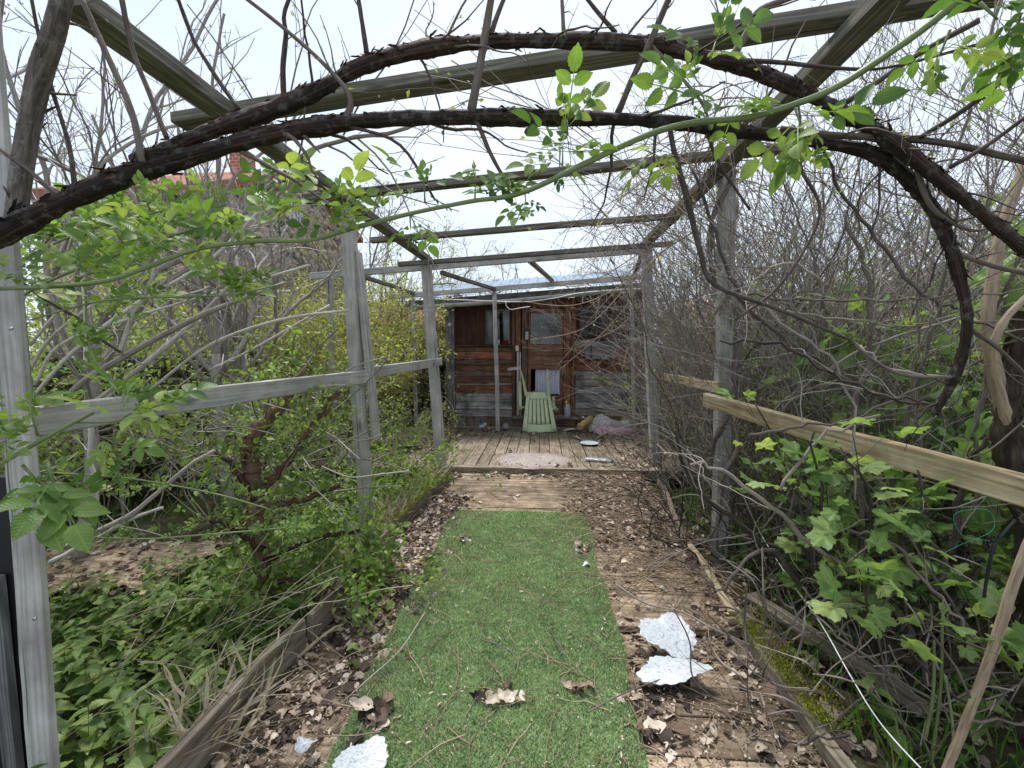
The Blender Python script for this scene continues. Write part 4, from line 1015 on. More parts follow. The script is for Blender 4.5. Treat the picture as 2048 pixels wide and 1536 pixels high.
board('scrap_board', 'short weathered plank lying against the stones left of the shed', P(760, 842, 6.3), P(880, 826, 6.6), .03, .08, M['edge'])

# ================================================================== WALLS, HOUSES BEHIND
def stonemat(name, stops, scale=(3.4, 3.4, 6.5), mortar=(.20, .17, .14), moss=0):
    m, t = newmat(name); g = t.nodes.new('ShaderNodeNewGeometry'); mm = t.nodes.new('ShaderNodeVectorMath'); mm.operation = 'MULTIPLY'; mm.inputs[1].default_value = scale; t.links.new(g.outputs['Position'], mm.inputs[0])
    w = noise(t, g.outputs['Position'], 4, 2); ad = t.nodes.new('ShaderNodeVectorMath'); ad.operation = 'MULTIPLY_ADD'; ad.inputs[1].default_value = (.6,) * 3; t.links.new(w.outputs['Color'], ad.inputs[0]); t.links.new(mm.outputs[0], ad.inputs[2])
    v = t.nodes.new('ShaderNodeTexVoronoi'); v.inputs['Scale'].default_value = 1; v.inputs['Randomness'].default_value = .8; t.links.new(ad.outputs[0], v.inputs['Vector'])
    v2 = t.nodes.new('ShaderNodeTexVoronoi'); v2.feature = 'DISTANCE_TO_EDGE'; v2.inputs['Scale'].default_value = 1; v2.inputs['Randomness'].default_value = .8; t.links.new(ad.outputs[0], v2.inputs['Vector'])
    s = t.nodes.new('ShaderNodeSeparateColor'); t.links.new(v.outputs['Color'], s.inputs[0])
    c = ramp(t, stops, s.outputs[0]).outputs[0]; n = noise(t, g.outputs['Position'], 22, 4, .7); c = mixc(t, 1, c, ramp(t, [(.3, (.65,) * 3), (.7, (1.25,) * 3)], n.outputs[0]).outputs[0], 'MULTIPLY')
    c = mixc(t, mrange(t, v2.outputs['Distance'], .02, .07, 1, 0), c, mortar)
    if moss: n3 = noise(t, g.outputs['Position'], 5, 4, .7); c = mixc(t, mrange(t, n3.outputs[0], .45, .6, 0, moss), c, (.09, .10, .02))
    finish(t, c, .9, v2.outputs['Distance'], .8, .04); return m
ST = [(0, (.07, .065, .065)), (.2, (.16, .14, .13)), (.4, (.40, .32, .24)), (.75, (.55, .46, .36)), (.9, (.42, .15, .10)), (1, (.6, .52, .42))]
m_house = stonemat('rubble_stone', ST, (5.0, 5.0, 9.5), (.32, .28, .23))
m_dry = stonemat('mossy_stone', [(0, (.04, .037, .033)), (.5, (.12, .105, .09)), (1, (.24, .21, .18))], (4, 4, 7), (.015, .013, .01), .75)
HX = -6.2
def H(px, py): q = PXX(px, py, HX); return q[1], q[2]
hs_ = thing('stone_house', 'old rubble stone house with red tiled roof behind the left shrubs', 'house', (HX, 9.5, 0))
ya, za = H(380, 384); yr, zr = H(604, 352); yb, zb = H(650, 392)
ya0 = ya - .2; za0 = za - .2 * (zr - za) / (yr - ya); yb += 1.5; zb -= .6
b = MB(); poly = [(ya0, -.3), (yb, -.3), (yb, zb), (yr, zr), (ya0, za0)]
b.prism(poly, HX - 2.6, HX, .5, 'x'); part('wall', b, m_house, hs_)
def tilemat():
    m, t = newmat('red_roof_tiles'); g = t.nodes.new('ShaderNodeNewGeometry'); w_ = t.nodes.new('ShaderNodeTexWave'); w_.bands_direction = 'Y'; w_.inputs['Scale'].default_value = 1.6; w_.inputs['Distortion'].default_value = .6; t.links.new(g.outputs['Position'], w_.inputs['Vector'])
    n = noise(t, g.outputs['Position'], 6, 4, .6); c = ramp(t, [(.3, (.20, .065, .042)), (.7, (.38, .15, .095))], n.outputs[0]).outputs[0]; finish(t, c, .8, w_.outputs[0], .6, .05); return m
M['redtile'] = tilemat()
b = MB(); sl_ = (zr - za) / (yr - ya); o1 = .12
for (y0, z0, y1, z1) in ((ya0 - .25, za0 - .25 * sl_, yr, zr), (yr, zr, yb + .4, zb - .25)):
    b.prism([(y0, z0), (y1, z1), (y1, z1 + .16), (y0, z0 + .16)], HX - 2.8, HX + .28, .5, 'x')
rf = part('roof', b, M['redtile'], hs_)
cz = P(487, 352, 10.2); b = MB(); s_ = .17
ct = P(487, 314, 10.2)[2]; b.box(cz[0] - s_, cz[0] + s_, 9.98, 10.42, cz[2] - 1.2, ct, 2, .5); b.box(cz[0] - s_ - .04, cz[0] + s_ + .04, 9.94, 10.46, ct + .001, ct + .1, 2, .5)
def brickmat():
    m, t = newmat('chimney_brick'); g = t.nodes.new('ShaderNodeNewGeometry'); r_ = t.nodes.new('ShaderNodeTexBrick'); r_.inputs['Color1'].default_value = (.42, .12, .07, 1); r_.inputs['Color2'].default_value = (.36, .10, .06, 1); r_.inputs['Mortar'].default_value = (.5, .42, .36, 1)
    r_.inputs['Scale'].default_value = 3.2; mp = t.nodes.new('ShaderNodeMapping'); mp.inputs['Rotation'].default_value = (math.pi / 2, 0, 0); t.links.new(g.outputs['Position'], mp.inputs[0]); t.links.new(mp.outputs[0], r_.inputs[0])
    n = noise(t, g.outputs['Position'], 3, 3); c = mixc(t, mrange(t, n.outputs[0], .5, .65, 0, .6), r_.outputs[0], (.5, .4, .36)); finish(t, c, .9); return m
part('chimney', b, brickmat(), rf)
wy0, wz1 = H(566, 402); wy1, wz0 = H(604, 452)
b = MB(); b.box(HX, HX + .05, wy0, wy1, wz0, wz1); b.box(HX, HX + .09, wy0 - .1, wy1 + .1, wz1 + .002, wz1 + .2); wn = part('window', b, M['plaster'], hs_)
b = MB(); b.box(HX + .051, HX + .06, wy0 + .05, wy1 - .05, wz0 + .05, wz1 - .05); part('pane', b, M['window_white'], wn)

def rubble_wall(name, label, x0, x1, y0, y1, h, seed, mat, n=420, smin=.07, smax=.17):
    """dry wall of separate stones in one mesh along y (or x)"""
    rs = np.random.RandomState(seed); b = MB(); L = math.hypot(x1 - x0, y1 - y0)
    ico = []; 
    nu, nv_ = 7, 5
    for k in range(n):
        t = rs.random(); zz = rs.random() * h; s = rs.uniform(smin, smax); cx = x0 + (x1 - x0) * t + rs.uniform(-.08, .08); cy = y0 + (y1 - y0) * t + rs.uniform(-.08, .08)
        sx, sy, sz = s * rs.uniform(.7, 1.3), s * rs.uniform(.7, 1.3), s * rs.uniform(.35, .7); th = np.linspace(0, 2 * np.pi, nu, endpoint=False) + rs.random(); ph = np.linspace(-1.35, 1.35, nv_)
        v = np.array([[sx * math.cos(p) ** .5 * math.cos(a), sy * math.cos(p) ** .5 * math.sin(a), sz * math.sin(p)] for p in ph for a in th]); v *= rs.uniform(.85, 1.12, (len(v), 1)); v += [cx, cy, zz - .1]
        l = []
        for i_ in range(nv_ - 1):
            for j in range(nu): j2 = (j + 1) % nu; l += [i_ * nu + j, i_ * nu + j2, (i_ + 1) * nu + j2, (i_ + 1) * nu + j]
        nn = [4] * (len(l) // 4); l += list(range(nu))[::-1] + [(nv_ - 1) * nu + j for j in range(nu)]; nn += [nu, nu]
        b.add(v, l, nn, None, rs.random(), False)
    d = np.array([y1 - y0, -(x1 - x0)]) / L * .09
    b.add([(x0 - d[0], y0 - d[1], -.3), (x1 - d[0], y1 - d[1], -.3), (x1 - d[0], y1 - d[1], h - .2), (x0 - d[0], y0 - d[1], h - .2), (x0 + d[0], y0 + d[1], -.3), (x1 + d[0], y1 + d[1], -.3), (x1 + d[0], y1 + d[1], h - .2), (x0 + d[0], y0 + d[1], h - .2)],
          [[0, 1, 2, 3], [4, 7, 6, 5], [3, 2, 6, 7], [0, 3, 7, 4], [1, 5, 6, 2]], [4] * 5, None, .2)
    return single(name, b, mat, label, 'wall', ((x0 + x1) / 2, (y0 + y1) / 2, 0))
rubble_wall('stone_wall', 'low mossy rubble wall hidden behind the bushes on the left', -3.9, -3.5, 3.2, 8.0, 1.35, 1, m_dry, 520)
rubble_wall('stone_wall', 'dark mossy stone wall running up to the left side of the shed', -3.6, -1.75, 7.9, 7.3, 1.5, 2, m_dry, 300)
rubble_wall('stone_wall', 'brown stone wall behind the currant bushes on the right', 4.4, 4.2, 2.2, 7.5, 2.2, 3, stonemat('brown_stone', [(0, (.10, .08, .065)), (.5, (.22, .17, .135)), (1, (.36, .29, .23))], (4, 4, 9), (.03, .025, .02), .2), 600, .1, .24)
# far roof with pink tiles
fh = thing('far_house', 'low distant building with faded pink roof behind the right thicket', 'house', (10, 19, 0))
b = MB(); b.box(6.6, 16, 18, 24, -.5, 2.2); part('wall', b, M['plaster'], fh)
b = MB(); b.prism([(17.5, 2.05), (21, 3.6), (21, 3.75), (17.5, 2.2)], 6.2, 16.4, .5, 'x'); b.prism([(21.001, 3.6), (24.5, 2.05), (24.5, 2.2), (21.001, 3.75)], 6.2, 16.4, .5, 'x')
part('roof', b, plain('pink_tiles', (.55, .30, .27), .85, .2, 3), fh)
fh = thing('far_house', 'distant low house with pale red roof far behind the left end of the shed', 'house', (-7, 22, 0))
b = MB(); b.box(-9.2, -2.4, 22, 26, -.5, 2.6); part('wall', b, M['plaster'], fh)
b = MB(); b.prism([(21.5, 2.5), (24, 3.7), (24, 3.85), (21.5, 2.65)], -9.6, -2.0, .5, 'x'); part('roof', b, M['redtile'], fh)

# white cable on the right, strings, canes
b = MB(); pts = spline([P(1488, 995, 2.2), G(1520, 1065, .3), G(1580, 1160, .22), P(1640, 1245, 1.62), P(1700, 1350, 1.40), P(1760, 1445, 1.25), P(1850, 1545, 1.12), P(1950, 1640, 1.0)], 8)
tubes(b, [(pts, .0021, .0021)], 6); single('trailing_cable', b, M['cable'], 'thin white cord running down through the twigs at the lower right', 'cord', pts[0])
b = MB(); pts = spline([P(1880, 1110, 1.42), P(1920, 1090, 1.4), P(1985, 1060, 1.38), P(1975, 1020, 1.4), P(1910, 1028, 1.42), P(1925, 1070, 1.4), P(1980, 1082, 1.36)], 8); tubes(b, [(pts, .0008, .0008)], 5)
single('green_string', b, M['cord_green'], 'loop of green string tied among the currant leaves', 'string', pts[0])
b = MB(); pts = spline([P(2030, 1040, 1.35), P(1990, 1090, 1.3), P(1975, 1150, 1.3), P(1968, 1195, 1.3)], 8); tubes(b, [(pts, .004, .004)], 6)
single('black_cable', b, M['cord_dark'], 'short black cord hanging under the right handrail', 'cord', pts[0])
# ================================================================== PLANTS
def pxp(lst, sub=6):
    p = np.array([P(a[0], a[1], a[2]) for a in lst]); r = np.array([[a[3] * a[2] / FPX / math.sqrt(1 + ((a[0] - CXP) / FPX) ** 2 + ((a[1] - CYP) / FPX) ** 2) ** .9, 0, 0] for a in lst])
    return spline(p, sub), np.maximum(spline(r, sub)[:, 0], .0008)
def dirs(pts):
    d = np.gradient(np.asarray(pts), axis=0); return [tuple(x / (np.linalg.norm(x) + 1e-9)) for x in d]
def twigs_on(R, paths, pr, out, sites, lev=0):
    for (pts, rad) in paths:
        P_ = [tuple(x) for x in pts]; D_s = dirs(pts); L = sum(math.dist(P_[i], P_[i + 1]) for i in range(len(P_) - 1))
        spawn(R, out, sites, P_, D_s, L, float(rad[0]), float(rad[-1]), lev, pr)
PR_TWIG = dict(levels=2, dens=[5, 8], ang=(30, 75), ratio=.42, rmin=.0007, seg=.03, wob=.14, leaflev=1, up=.25, rr=.3)

# ---------- the arching shrub in the foreground
R = random.Random(21)
ar = thing('arching_shrub', 'big dark shrub branches with peeling bark arching right across the top of the view', 'shrub', P(0, 480, .9))
lower = pxp([(-120, 520, .84, 42), (0, 468, .88, 38), (110, 412, .93, 30), (250, 352, .98, 25), (400, 308, 1.02, 22), (520, 275, 1.05, 21), (640, 252, 1.08, 19), (760, 240, 1.10, 17), (930, 234, 1.12, 16), (1080, 236, 1.13, 16), (1230, 238, 1.14, 14), (1350, 246, 1.15, 14), (1480, 262, 1.15, 14), (1620, 282, 1.15, 14), (1740, 305, 1.15, 15), (1810, 352, 1.15, 17), (1860, 410, 1.14, 16), (1895, 480, 1.13, 14), (1920, 560, 1.13, 13), (1934, 645, 1.13, 12), (1915, 740, 1.14, 10), (1870, 830, 1.15, 8)])
upper = pxp([(268, 325, .99, 16), (330, 300, 1.0, 19), (420, 262, 1.03, 20), (540, 222, 1.06, 19), (640, 178, 1.09, 18), (730, 130, 1.11, 18), (850, 98, 1.13, 17), (960, 84, 1.14, 16), (1100, 82, 1.15, 16), (1270, 86, 1.15, 15), (1370, 106, 1.15, 17), (1480, 132, 1.15, 16), (1580, 172, 1.14, 15), (1680, 222, 1.13, 16), (1760, 268, 1.12, 16), (1850, 335, 1.1, 17), (1950, 415, 1.07, 16), (2050, 500, 1.04, 15), (2200, 640, 1.0, 14)])
stemL = pxp([(30, 455, .93, 26), (42, 350, .93, 27), (58, 250, .93, 27), (80, 150, .92, 30), (110, 60, .90, 28), (135, -60, .88, 26), (150, -160, .86, 22)])
SLIV = [grid_leaf(5, .22, .6, .35, .2), grid_leaf(4, .32, .4, -.3, .15)]
def barkpart(name, path, mat, parent, sides=12, knob=.07, flakes=0, label=None, ridge=.10):
    p0, r0_ = path; k = 3; t = np.linspace(0, len(p0) - 1, (len(p0) - 1) * k + 1); pts = np.stack([np.interp(t, np.arange(len(p0)), p0[:, j]) for j in range(3)], 1); rad = np.interp(t, np.arange(len(p0)), r0_); rad = rad * (1 + (.10 * np.sin(t * .37 + 1) + .07 * np.sin(t * .9) + .05 * np.sin(t * 2.3)) * (ridge > .06))
    mb = MB(); tubes(mb, [(pts, rad)], sides + 8, knob * .3, ridge=ridge)
    if flakes:
        rs = np.random.RandomState(int(abs(p0[0][0]) * 1000) % 999); n = flakes; i = rs.randint(6, len(pts) - 6, n)
        a = rs.uniform(0, 6.28, n); off = np.stack([rs.normal(0, .3, n), np.cos(a), np.where(rs.random(n) < .7, 1, -.6) * np.abs(np.sin(a)) + .3], 1); off /= np.linalg.norm(off, axis=1, keepdims=True)
        dd = np.gradient(pts, axis=0)[i]; dd /= np.linalg.norm(dd, axis=1, keepdims=True); off = off - dd * (off * dd).sum(1, keepdims=True); off /= np.linalg.norm(off, axis=1, keepdims=True)
        pos = pts[i] + off * rad[i][:, None] * .95
        for q in range(4):
            m = np.arange(n) % 4 == q; sg = rs.choice([-1, 1], m.sum())[:, None]
            place(mb, SLIV[q % 2] if q else LF_dead[q], pos[m], dd[m] * sg + off[m] * rs.uniform(.0, .3, (m.sum(), 1)), off[m] + rs.normal(0, .4, (m.sum(), 3)), rad[i][m] * rs.uniform(.5, 1.4, m.sum()) * (1.25 if q else .7), rs.random(m.sum()))
    return part(name, mb, mat, parent, label=label)
barkpart('branch', lower, B_arch, ar, 14, .08, 330, 'lower main branch of the arch')
barkpart('branch', upper, B_arch, ar, 14, .08, 330, 'upper main branch of the arch')
barkpart('branch', stemL, B_apple, ar, 14, .04, 14, ridge=.04, label= 'thick upright limb at the left')
side = [
 [(735, 118, 1.11, 8), (725, 50, 1.1, 7), (712, -30, 1.1, 6)], [(568, 206, 1.07, 8), (566, 135, 1.06, 8), (572, 70, 1.06, 7), (568, 30, 1.05, 6), (585, -20, 1.05, 5)],
 [(690, 240, 1.08, 9), (700, 195, 1.07, 7), (650, 130, 1.05, 6), (560, 50, 1.03, 6), (470, -20, 1.0, 6)], [(333, 275, 1.0, 8), (300, 190, 1.0, 8), (265, 100, .99, 8), (240, -20, .97, 9)],
 [(285, 325, .97, 10), (262, 220, .97, 10), (205, 90, .96, 10), (160, -10, .95, 9)], [(478, 220, 1.04, 7), (430, 150, 1.04, 7), (385, 75, 1.03, 6), (350, -20, 1.0, 6)],
 [(942, 225, 1.12, 13), (958, 140, 1.1, 11), (972, 60, 1.09, 11), (985, -20, 1.07, 10)], [(978, 78, 1.14, 8), (995, 30, 1.14, 7), (1015, -20, 1.13, 6)],
 [(1235, 228, 1.14, 9), (1268, 150, 1.13, 8), (1300, 85, 1.12, 9), (1345, -20, 1.1, 9)], [(1128, 72, 1.15, 6), (1124, 0, 1.15, 5), (1125, -30, 1.15, 5)],
 [(1232, 66, 1.15, 6), (1200, 30, 1.15, 6), (1160, -20, 1.15, 5)], [(1275, 75, 1.15, 12), (1310, 100, 1.13, 6), (1400, 200, 1.1, 4), (1420, 260, 1.1, 3)],
 [(1462, 118, 1.15, 12), (1498, 60, 1.13, 10), (1520, 20, 1.12, 9), (1600, -10, 1.1, 7)], [(115, 392, .93, 7), (60, 342, .92, 7), (-20, 285, .9, 7)],
 [(150, 378, .94, 8), (138, 290, .95, 7), (105, 180, .96, 6), (75, 60, .96, 6), (60, -20, .96, 6)], [(955, 246, 1.12, 6), (985, 315, 1.12, 5), (1015, 365, 1.12, 4), (1035, 385, 1.12, 3)],
 [(600, 262, 1.07, 8), (625, 290, 1.07, 4), (640, 305, 1.06, 2)], [(1692, 205, 1.13, 9), (1760, 160, 1.1, 8), (1850, 100, 1.06, 9), (1960, 40, 1.0, 10)],
 [(1470, 120, 1.12, 6), (1560, 125, 1.1, 6), (1700, 138, 1.08, 5), (1800, 130, 1.06, 4), (2060, 60, 1.0, 7)], [(1840, 275, 1.1, 7), (1920, 225, 1.06, 8), (2000, 165, 1.02, 9), (2080, 100, 1.0, 9)],
 [(1900, 335, 1.08, 7), (1975, 290, 1.05, 7), (2070, 220, 1.0, 7)], [(1560, 258, 1.15, 8), (1660, 270, 1.13, 9), (1780, 276, 1.12, 10), (1900, 288, 1.09, 10), (2060, 325, 1.04, 11)],
 [(1830, 320, 1.13, 7), (1850, 390, 1.12, 7), (1880, 430, 1.12, 6), (1940, 460, 1.12, 5), (1985, 455, 1.12, 4)], [(1900, 500, 1.13, 8), (1980, 530, 1.1, 8), (2070, 550, 1.05, 8)],
 [(1935, 655, 1.13, 7), (2000, 700, 1.12, 6), (2060, 760, 1.1, 6)], [(1905, 755, 1.14, 6), (1800, 748, 1.15, 5), (1720, 700, 1.16, 4), (1700, 665, 1.16, 3)],
 [(1650, 300, 1.15, 5), (1600, 330, 1.16, 5), (1640, 430, 1.18, 4), (1560, 570, 1.2, 4), (1470, 640, 1.24, 4)], [(690, 250, 1.08, 5), (800, 290, 1.12, 4), (870, 400, 1.18, 3)],
 [(1090, 240, 1.13, 6), (1055, 262, 1.12, 8), (1062, 270, 1.12, 3)], [(1410, 255, 1.15, 5), (1440, 330, 1.16, 4), (1500, 420, 1.18, 3)],
 [(1338, 246, 1.14, 7), (1350, 310, 1.13, 7), (1375, 400, 1.13, 8), (1400, 500, 1.14, 7), (1430, 570, 1.15, 6), (1560, 620, 1.16, 5), (1700, 680, 1.16, 4)]]
sp_ = [pxp(s, 5) for s in side]
for s__ in sp_: mb = MB(); tubes(mb, [(s__[0], s__[1] * .85)], 8, .04); part('side_branch', mb, B_side, ar)
out = []; sites = []; twigs_on(R, sp_, PR_TWIG, out, sites)
twigs_on(R, [lower, upper, stemL], dict(PR_TWIG, dens=[7, 8], ratio=.12, up=.1), out, sites)
mb = MB(); tubes(mb, out, 4, .03); part('twigs', mb, B_side, ar)
mb = MB(); leaves(mb, LF_fold, sites, 1, .014, keep=.16, seed=4); part('buds', mb, L_pale, ar)

# ---------- green rose cane with leaves
def rose(name, label, canes, nodes, mat_stem, seed, leafsize=.075, per=3):
    R = random.Random(seed); rs = np.random.RandomState(seed)
    th_ = thing(name, label, 'rose', P(*canes[0][0][:3]))
    cs = [pxp(c, 8) for c in canes]; cs = [(p, r * .78) for p, r in cs]
    for q_ in cs: mb = MB(); tubes(mb, [q_], 10, .02); part('cane', mb, mat_stem, th_)
    mb = MB()
    # thorns
    for (pts, rad) in cs:
        k = max(2, len(pts) // 5); ii = rs.randint(1, len(pts) - 1, k); dd = rs.normal(0, 1, (k, 3)); dd /= np.linalg.norm(dd, axis=1, keepdims=True)
        place(mb, LF_carp, pts[ii] + dd * rad[ii][:, None] * .6, dd, rs.normal(0, 1, (k, 3)), .008)
    tw = []; pos = []; fw = []; up = []; sz = []
    for nd in nodes:
        px, py, Y, s = nd[:4]; c = P(px, py, Y)
        d = np.array([nd[4] if len(nd) > 4 else rs.uniform(-.6, .6), rs.uniform(-.3, .3), nd[5] if len(nd) > 5 else rs.uniform(.3, 1)]); d /= np.linalg.norm(d)
        L = .035 * s
        tw.append(([tuple(c), tuple(c + d * L * .5), tuple(c + d * L)], .0022 * s, .0012 * s))
        for k in range(per + 1):
            a = rs.uniform(0, 6.28); q = np.array([math.cos(a), math.sin(a) * .8, rs.uniform(-.45, .35)]); f = d * rs.uniform(.1, .8) + q * .8
            pos.append(c + d * L * rs.uniform(0, 1)); fw.append(f); up.append(np.array([0, -.45, .75]) + rs.normal(0, .45, 3)); sz.append(leafsize * s * rs.uniform(.6, 1.15))
        for k in range(3):
            pos.append(c + d * L); fw.append(d + rs.normal(0, .25, 3)); up.append(rs.normal(0, 1, 3)); sz.append(leafsize * s * .45)
    tubes(mb, tw, 6); part('leaf_stalks', mb, mat_stem, th_)
    mb = MB(); place(mb, LF_rose, pos, fw, up, sz); part('leaves', mb, L_rose, th_); return th_
rose('rose_cane', 'long green rose cane with fresh leaves slanting across the whole view', [[(-60, 578, .80, 9), (0, 577, .82, 9), (120, 572, .84, 9), (220, 560, .86, 8), (300, 532, .88, 8), (400, 497, .90, 7), (520, 482, .92, 7), (620, 480, .94, 6), (710, 455, .96, 7), (830, 425, .98, 6), (940, 403, 1.0, 6), (1045, 385, 1.0, 7), (1180, 322, 1.0, 8), (1300, 268, .98, 9), (1390, 245, .97, 9), (1500, 234, .95, 9), (1600, 205, .92, 10), (1680, 170, .9, 11), (1780, 105, .86, 12), (1870, 40, .83, 13), (1960, -40, .8, 14)]],
 [(50, 560, .83, .8), (150, 555, .85, .9), (250, 540, .87, .9), (335, 500, .88, 1.), (300, 420, .9, .9), (430, 480, .9, 1.), (560, 470, .93, 1.), (655, 478, .95, .9), (690, 440, .96, 1.1, 0, 1), (725, 430, .97, .8, .8, .5), (850, 405, .98, 1., 0, 1), (820, 430, .98, .9, 0, -.6), (950, 398, 1.0, 1., 0, 1), (985, 390, 1.0, .8, .7, .5), (1050, 388, 1.0, .7, .1, -1), (1125, 330, 1.0, 1.1, 0, 1), (1135, 270, 1.0, 1.1, 0, 1), (1120, 300, 1.0, 1., 0, -.3), (1290, 300, .98, .9, .5, -.3), (1385, 210, .97, 1.15, 0, 1), (1420, 120, .97, 1.1, .3, 1), (1440, 215, .97, 1., .7, 0), (1590, 215, .92, 1.1, .2, -.9), (1625, 250, .92, 1., .3, -.7), (1960, 5, .8, 1.2, .3, -.6), (1900, 60, .82, 1.1, -.2, -1), (2040, 30, .8, 1.2, 0, -1)], B_green, 5, .102, 3)
rose('rose_shoot', 'broken off rose shoot with large toothed leaves before the nearest left post', [[(-20, 940, .72, 9), (40, 905, .73, 9), (110, 865, .75, 8), (188, 824, .78, 7)], [(150, 845, .77, 4), (230, 842, .79, 4), (310, 815, .82, 4)]],
 [(30, 900, .72, 1., -.3, .3), (45, 930, .70, 1.3, .4, -.5), (95, 925, .71, 1.3, .5, -1), (75, 870, .74, 1., 0, 1), (240, 840, .8, 1., .6, .3), (300, 815, .82, 1.1, .9, .2), (230, 860, .8, 1., 0, -.8), (8, 860, .72, 1., -.2, .6)], B_green, 9, .10, 3)
nd = []; rsx = np.random.RandomState(2)
for (x0, y0, x1, y1, n) in ((100, 555, 480, 470, 10), (0, 520, 330, 420, 12), (200, 480, 560, 380, 12), (400, 560, 560, 600, 5), (50, 600, 330, 610, 6), (120, 700, 250, 830, 4)):
    for k in range(n):
        t = rsx.random(); Y = rsx.uniform(1.15, 1.7); nd.append((x0 + (x1 - x0) * t + rsx.normal(0, 18), y0 + (y1 - y0) * t + rsx.normal(0, 22), Y, rsx.uniform(.8, 1.25)))
rose('rose_bush', 'leafy rose canes massed behind the long green cane at the left', [[(-40, 640, 1.2, 5), (100, 562, 1.25, 5), (220, 515, 1.3, 5), (310, 482, 1.35, 4), (450, 440, 1.4, 3)], [(-40, 560, 1.3, 4), (150, 470, 1.35, 4), (330, 420, 1.4, 3)], [(60, 640, 1.3, 3), (220, 600, 1.3, 3), (450, 590, 1.35, 3), (600, 560, 1.4, 2)], [(240, 790, 1.3, 4), (180, 700, 1.4, 4), (170, 560, 1.5, 3)]], nd, B_green, 12, .105, 4)
nd = []
for k in range(34):
    t = rsx.random(); nd.append((110 + 420 * t + rsx.normal(0, 8), 948 + 55 * t + rsx.normal(0, 14), rsx.uniform(1.35, 1.55), rsx.uniform(.5, .75)) if k % 2 else (60 + 560 * t, 1075 - 15 * t + rsx.normal(0, 12), rsx.uniform(1.25, 1.45), rsx.uniform(.5, .7)))
rose('rose_runner', 'two thin low rose runners with small leaf tufts below the left handrail', [[(90, 945, 1.35, 3), (240, 955, 1.4, 3), (340, 970, 1.45, 3), (440, 990, 1.5, 3), (545, 1020, 1.55, 2)], [(-40, 1086, 1.2, 4), (100, 1072, 1.25, 3), (280, 1078, 1.35, 3), (400, 1070, 1.4, 3), (640, 1050, 1.5, 2)]], nd, B_green, 13, .07, 2)

# ---------- generic shrub
def shrub(name, label, cat, base, stems, H, lean=(0, 0), spread=.3, r0=.008, pr=None, bmat=B_mid, leaf=None, seed=1, br=.15, group=None, hvar=.3, sides=3, extra=None):
    R = random.Random(seed); out = []; sites = []
    for k in range(stems):
        a = R.uniform(0, 6.283); q = R.random() ** .5
        p = (base[0] + math.cos(a) * br * q, base[1] + math.sin(a) * br * q, base[2])
        d = (lean[0] + math.cos(a) * spread * q + R.gauss(0, .08), lean[1] + math.sin(a) * spread * q + R.gauss(0, .08), 1)
        grow(R, out, sites, p, d, H * R.uniform(1 - hvar, 1 + hvar * .6), r0 * R.uniform(.6, 1.2), 0, pr)
    t = thing(name, label, cat, base, group); mb = MB(); tubes(mb, out, sides); part('stems', mb, bmat, t)
    if leaf:
        mb = MB()
        for (tm, per, size, keep, off) in leaf['sets']: leaves(mb, tm, sites, per, size, leaf.get('spread', .7), leaf.get('upb', .5), seed + 5, keep, off, leaf.get('fall', 0), leaf.get('pet', 0))
        if mb.v: part('leaves', mb, leaf['mat'], t)
    return t, out, sites
def copytree(o, loc, rz, s, label, group=None):
    c = o.copy(); COL.objects.link(c); c.location = loc; c.rotation_euler = (0, 0, rz); c.scale = (s, s, s); c['label'] = label
    if group: c['group'] = group
    for chd in list(o.children): g = chd.copy(); COL.objects.link(g); g.parent = c
    return c
TH = dict(levels=2, dens=[5, 5.5], ang=(18, 55), ratio=.42, rmin=.0016, seg=.07, wob=.10, leaflev=1, up=.15, t0=.15, bend=(0, 0, .0), rr=.6)
BU = dict(levels=2, dens=[7, 7], ang=(25, 65), ratio=.35, rmin=.0011, seg=.05, wob=.14, leaflev=1, up=.1, t0=.25, rr=.55)
GR = 'bare upright shrubs of the thicket'
# right thicket of tall bare shrubs
b1, _, _ = shrub('bare_shrub', 'tall bare grey shrub right behind the vine covered post', 'shrub', (1.85, 3.9, -.15), 17, 2.9, (.02, .0), .28, .010, TH, B_mid, dict(mat=L_pale, sets=[(LF_fold, 1, .022, .22, .004)]), 31, .35, GR)
b2_, _, _ = shrub('bare_shrub', 'tall bare shrub with tiny leaves at the right edge of the sky', 'shrub', (2.6, 3.0, -.15), 20, 3.1, (.05, 0), .35, .011, dict(TH, bend=(0, 0, -.05)), B_grey, dict(mat=L_small, sets=[(LF_fold, 1, .022, .16, .004)]), 32, .4, GR)
b3_, _, _ = shrub('bare_shrub', 'tall bare shrub of pale grey twigs between the post and the shed', 'shrub', (2.2, 5.6, -.1), 22, 2.8, (-.05, 0), .30, .011, TH, B_grey, dict(mat=L_small, sets=[(LF_fold, 1, .024, .2, .005)]), 33, .4, GR)
for (src, x, y, rz, s, lab) in ((b3_, 1.75, 4.9, 2.2, .85, 'bare grey shrub crowding the right front corner post of the deck'),
    (b2_, 3.7, 3.6, 2.9, 1.1, 'bare twiggy shrub in front of the brown stone wall'), 
    (b2_, 2.4, 7.6, 5.1, 1.0, 'bare shrub at the right rear corner of the shed'), (b1, 2.0, 6.5, 3.4, .95, 'bare grey shrub against the right end of the shed'), (b3_, 5.2, 4.6, 1.9, 1.2, 'bare shrub rising over the brown stone wall at the right edge'),
    (b1, 1.65, 3.1, 5.5, .8, 'low bare shrub directly behind the right post')):
    copytree(src, (x, y, -.15), rz, s, lab, GR)
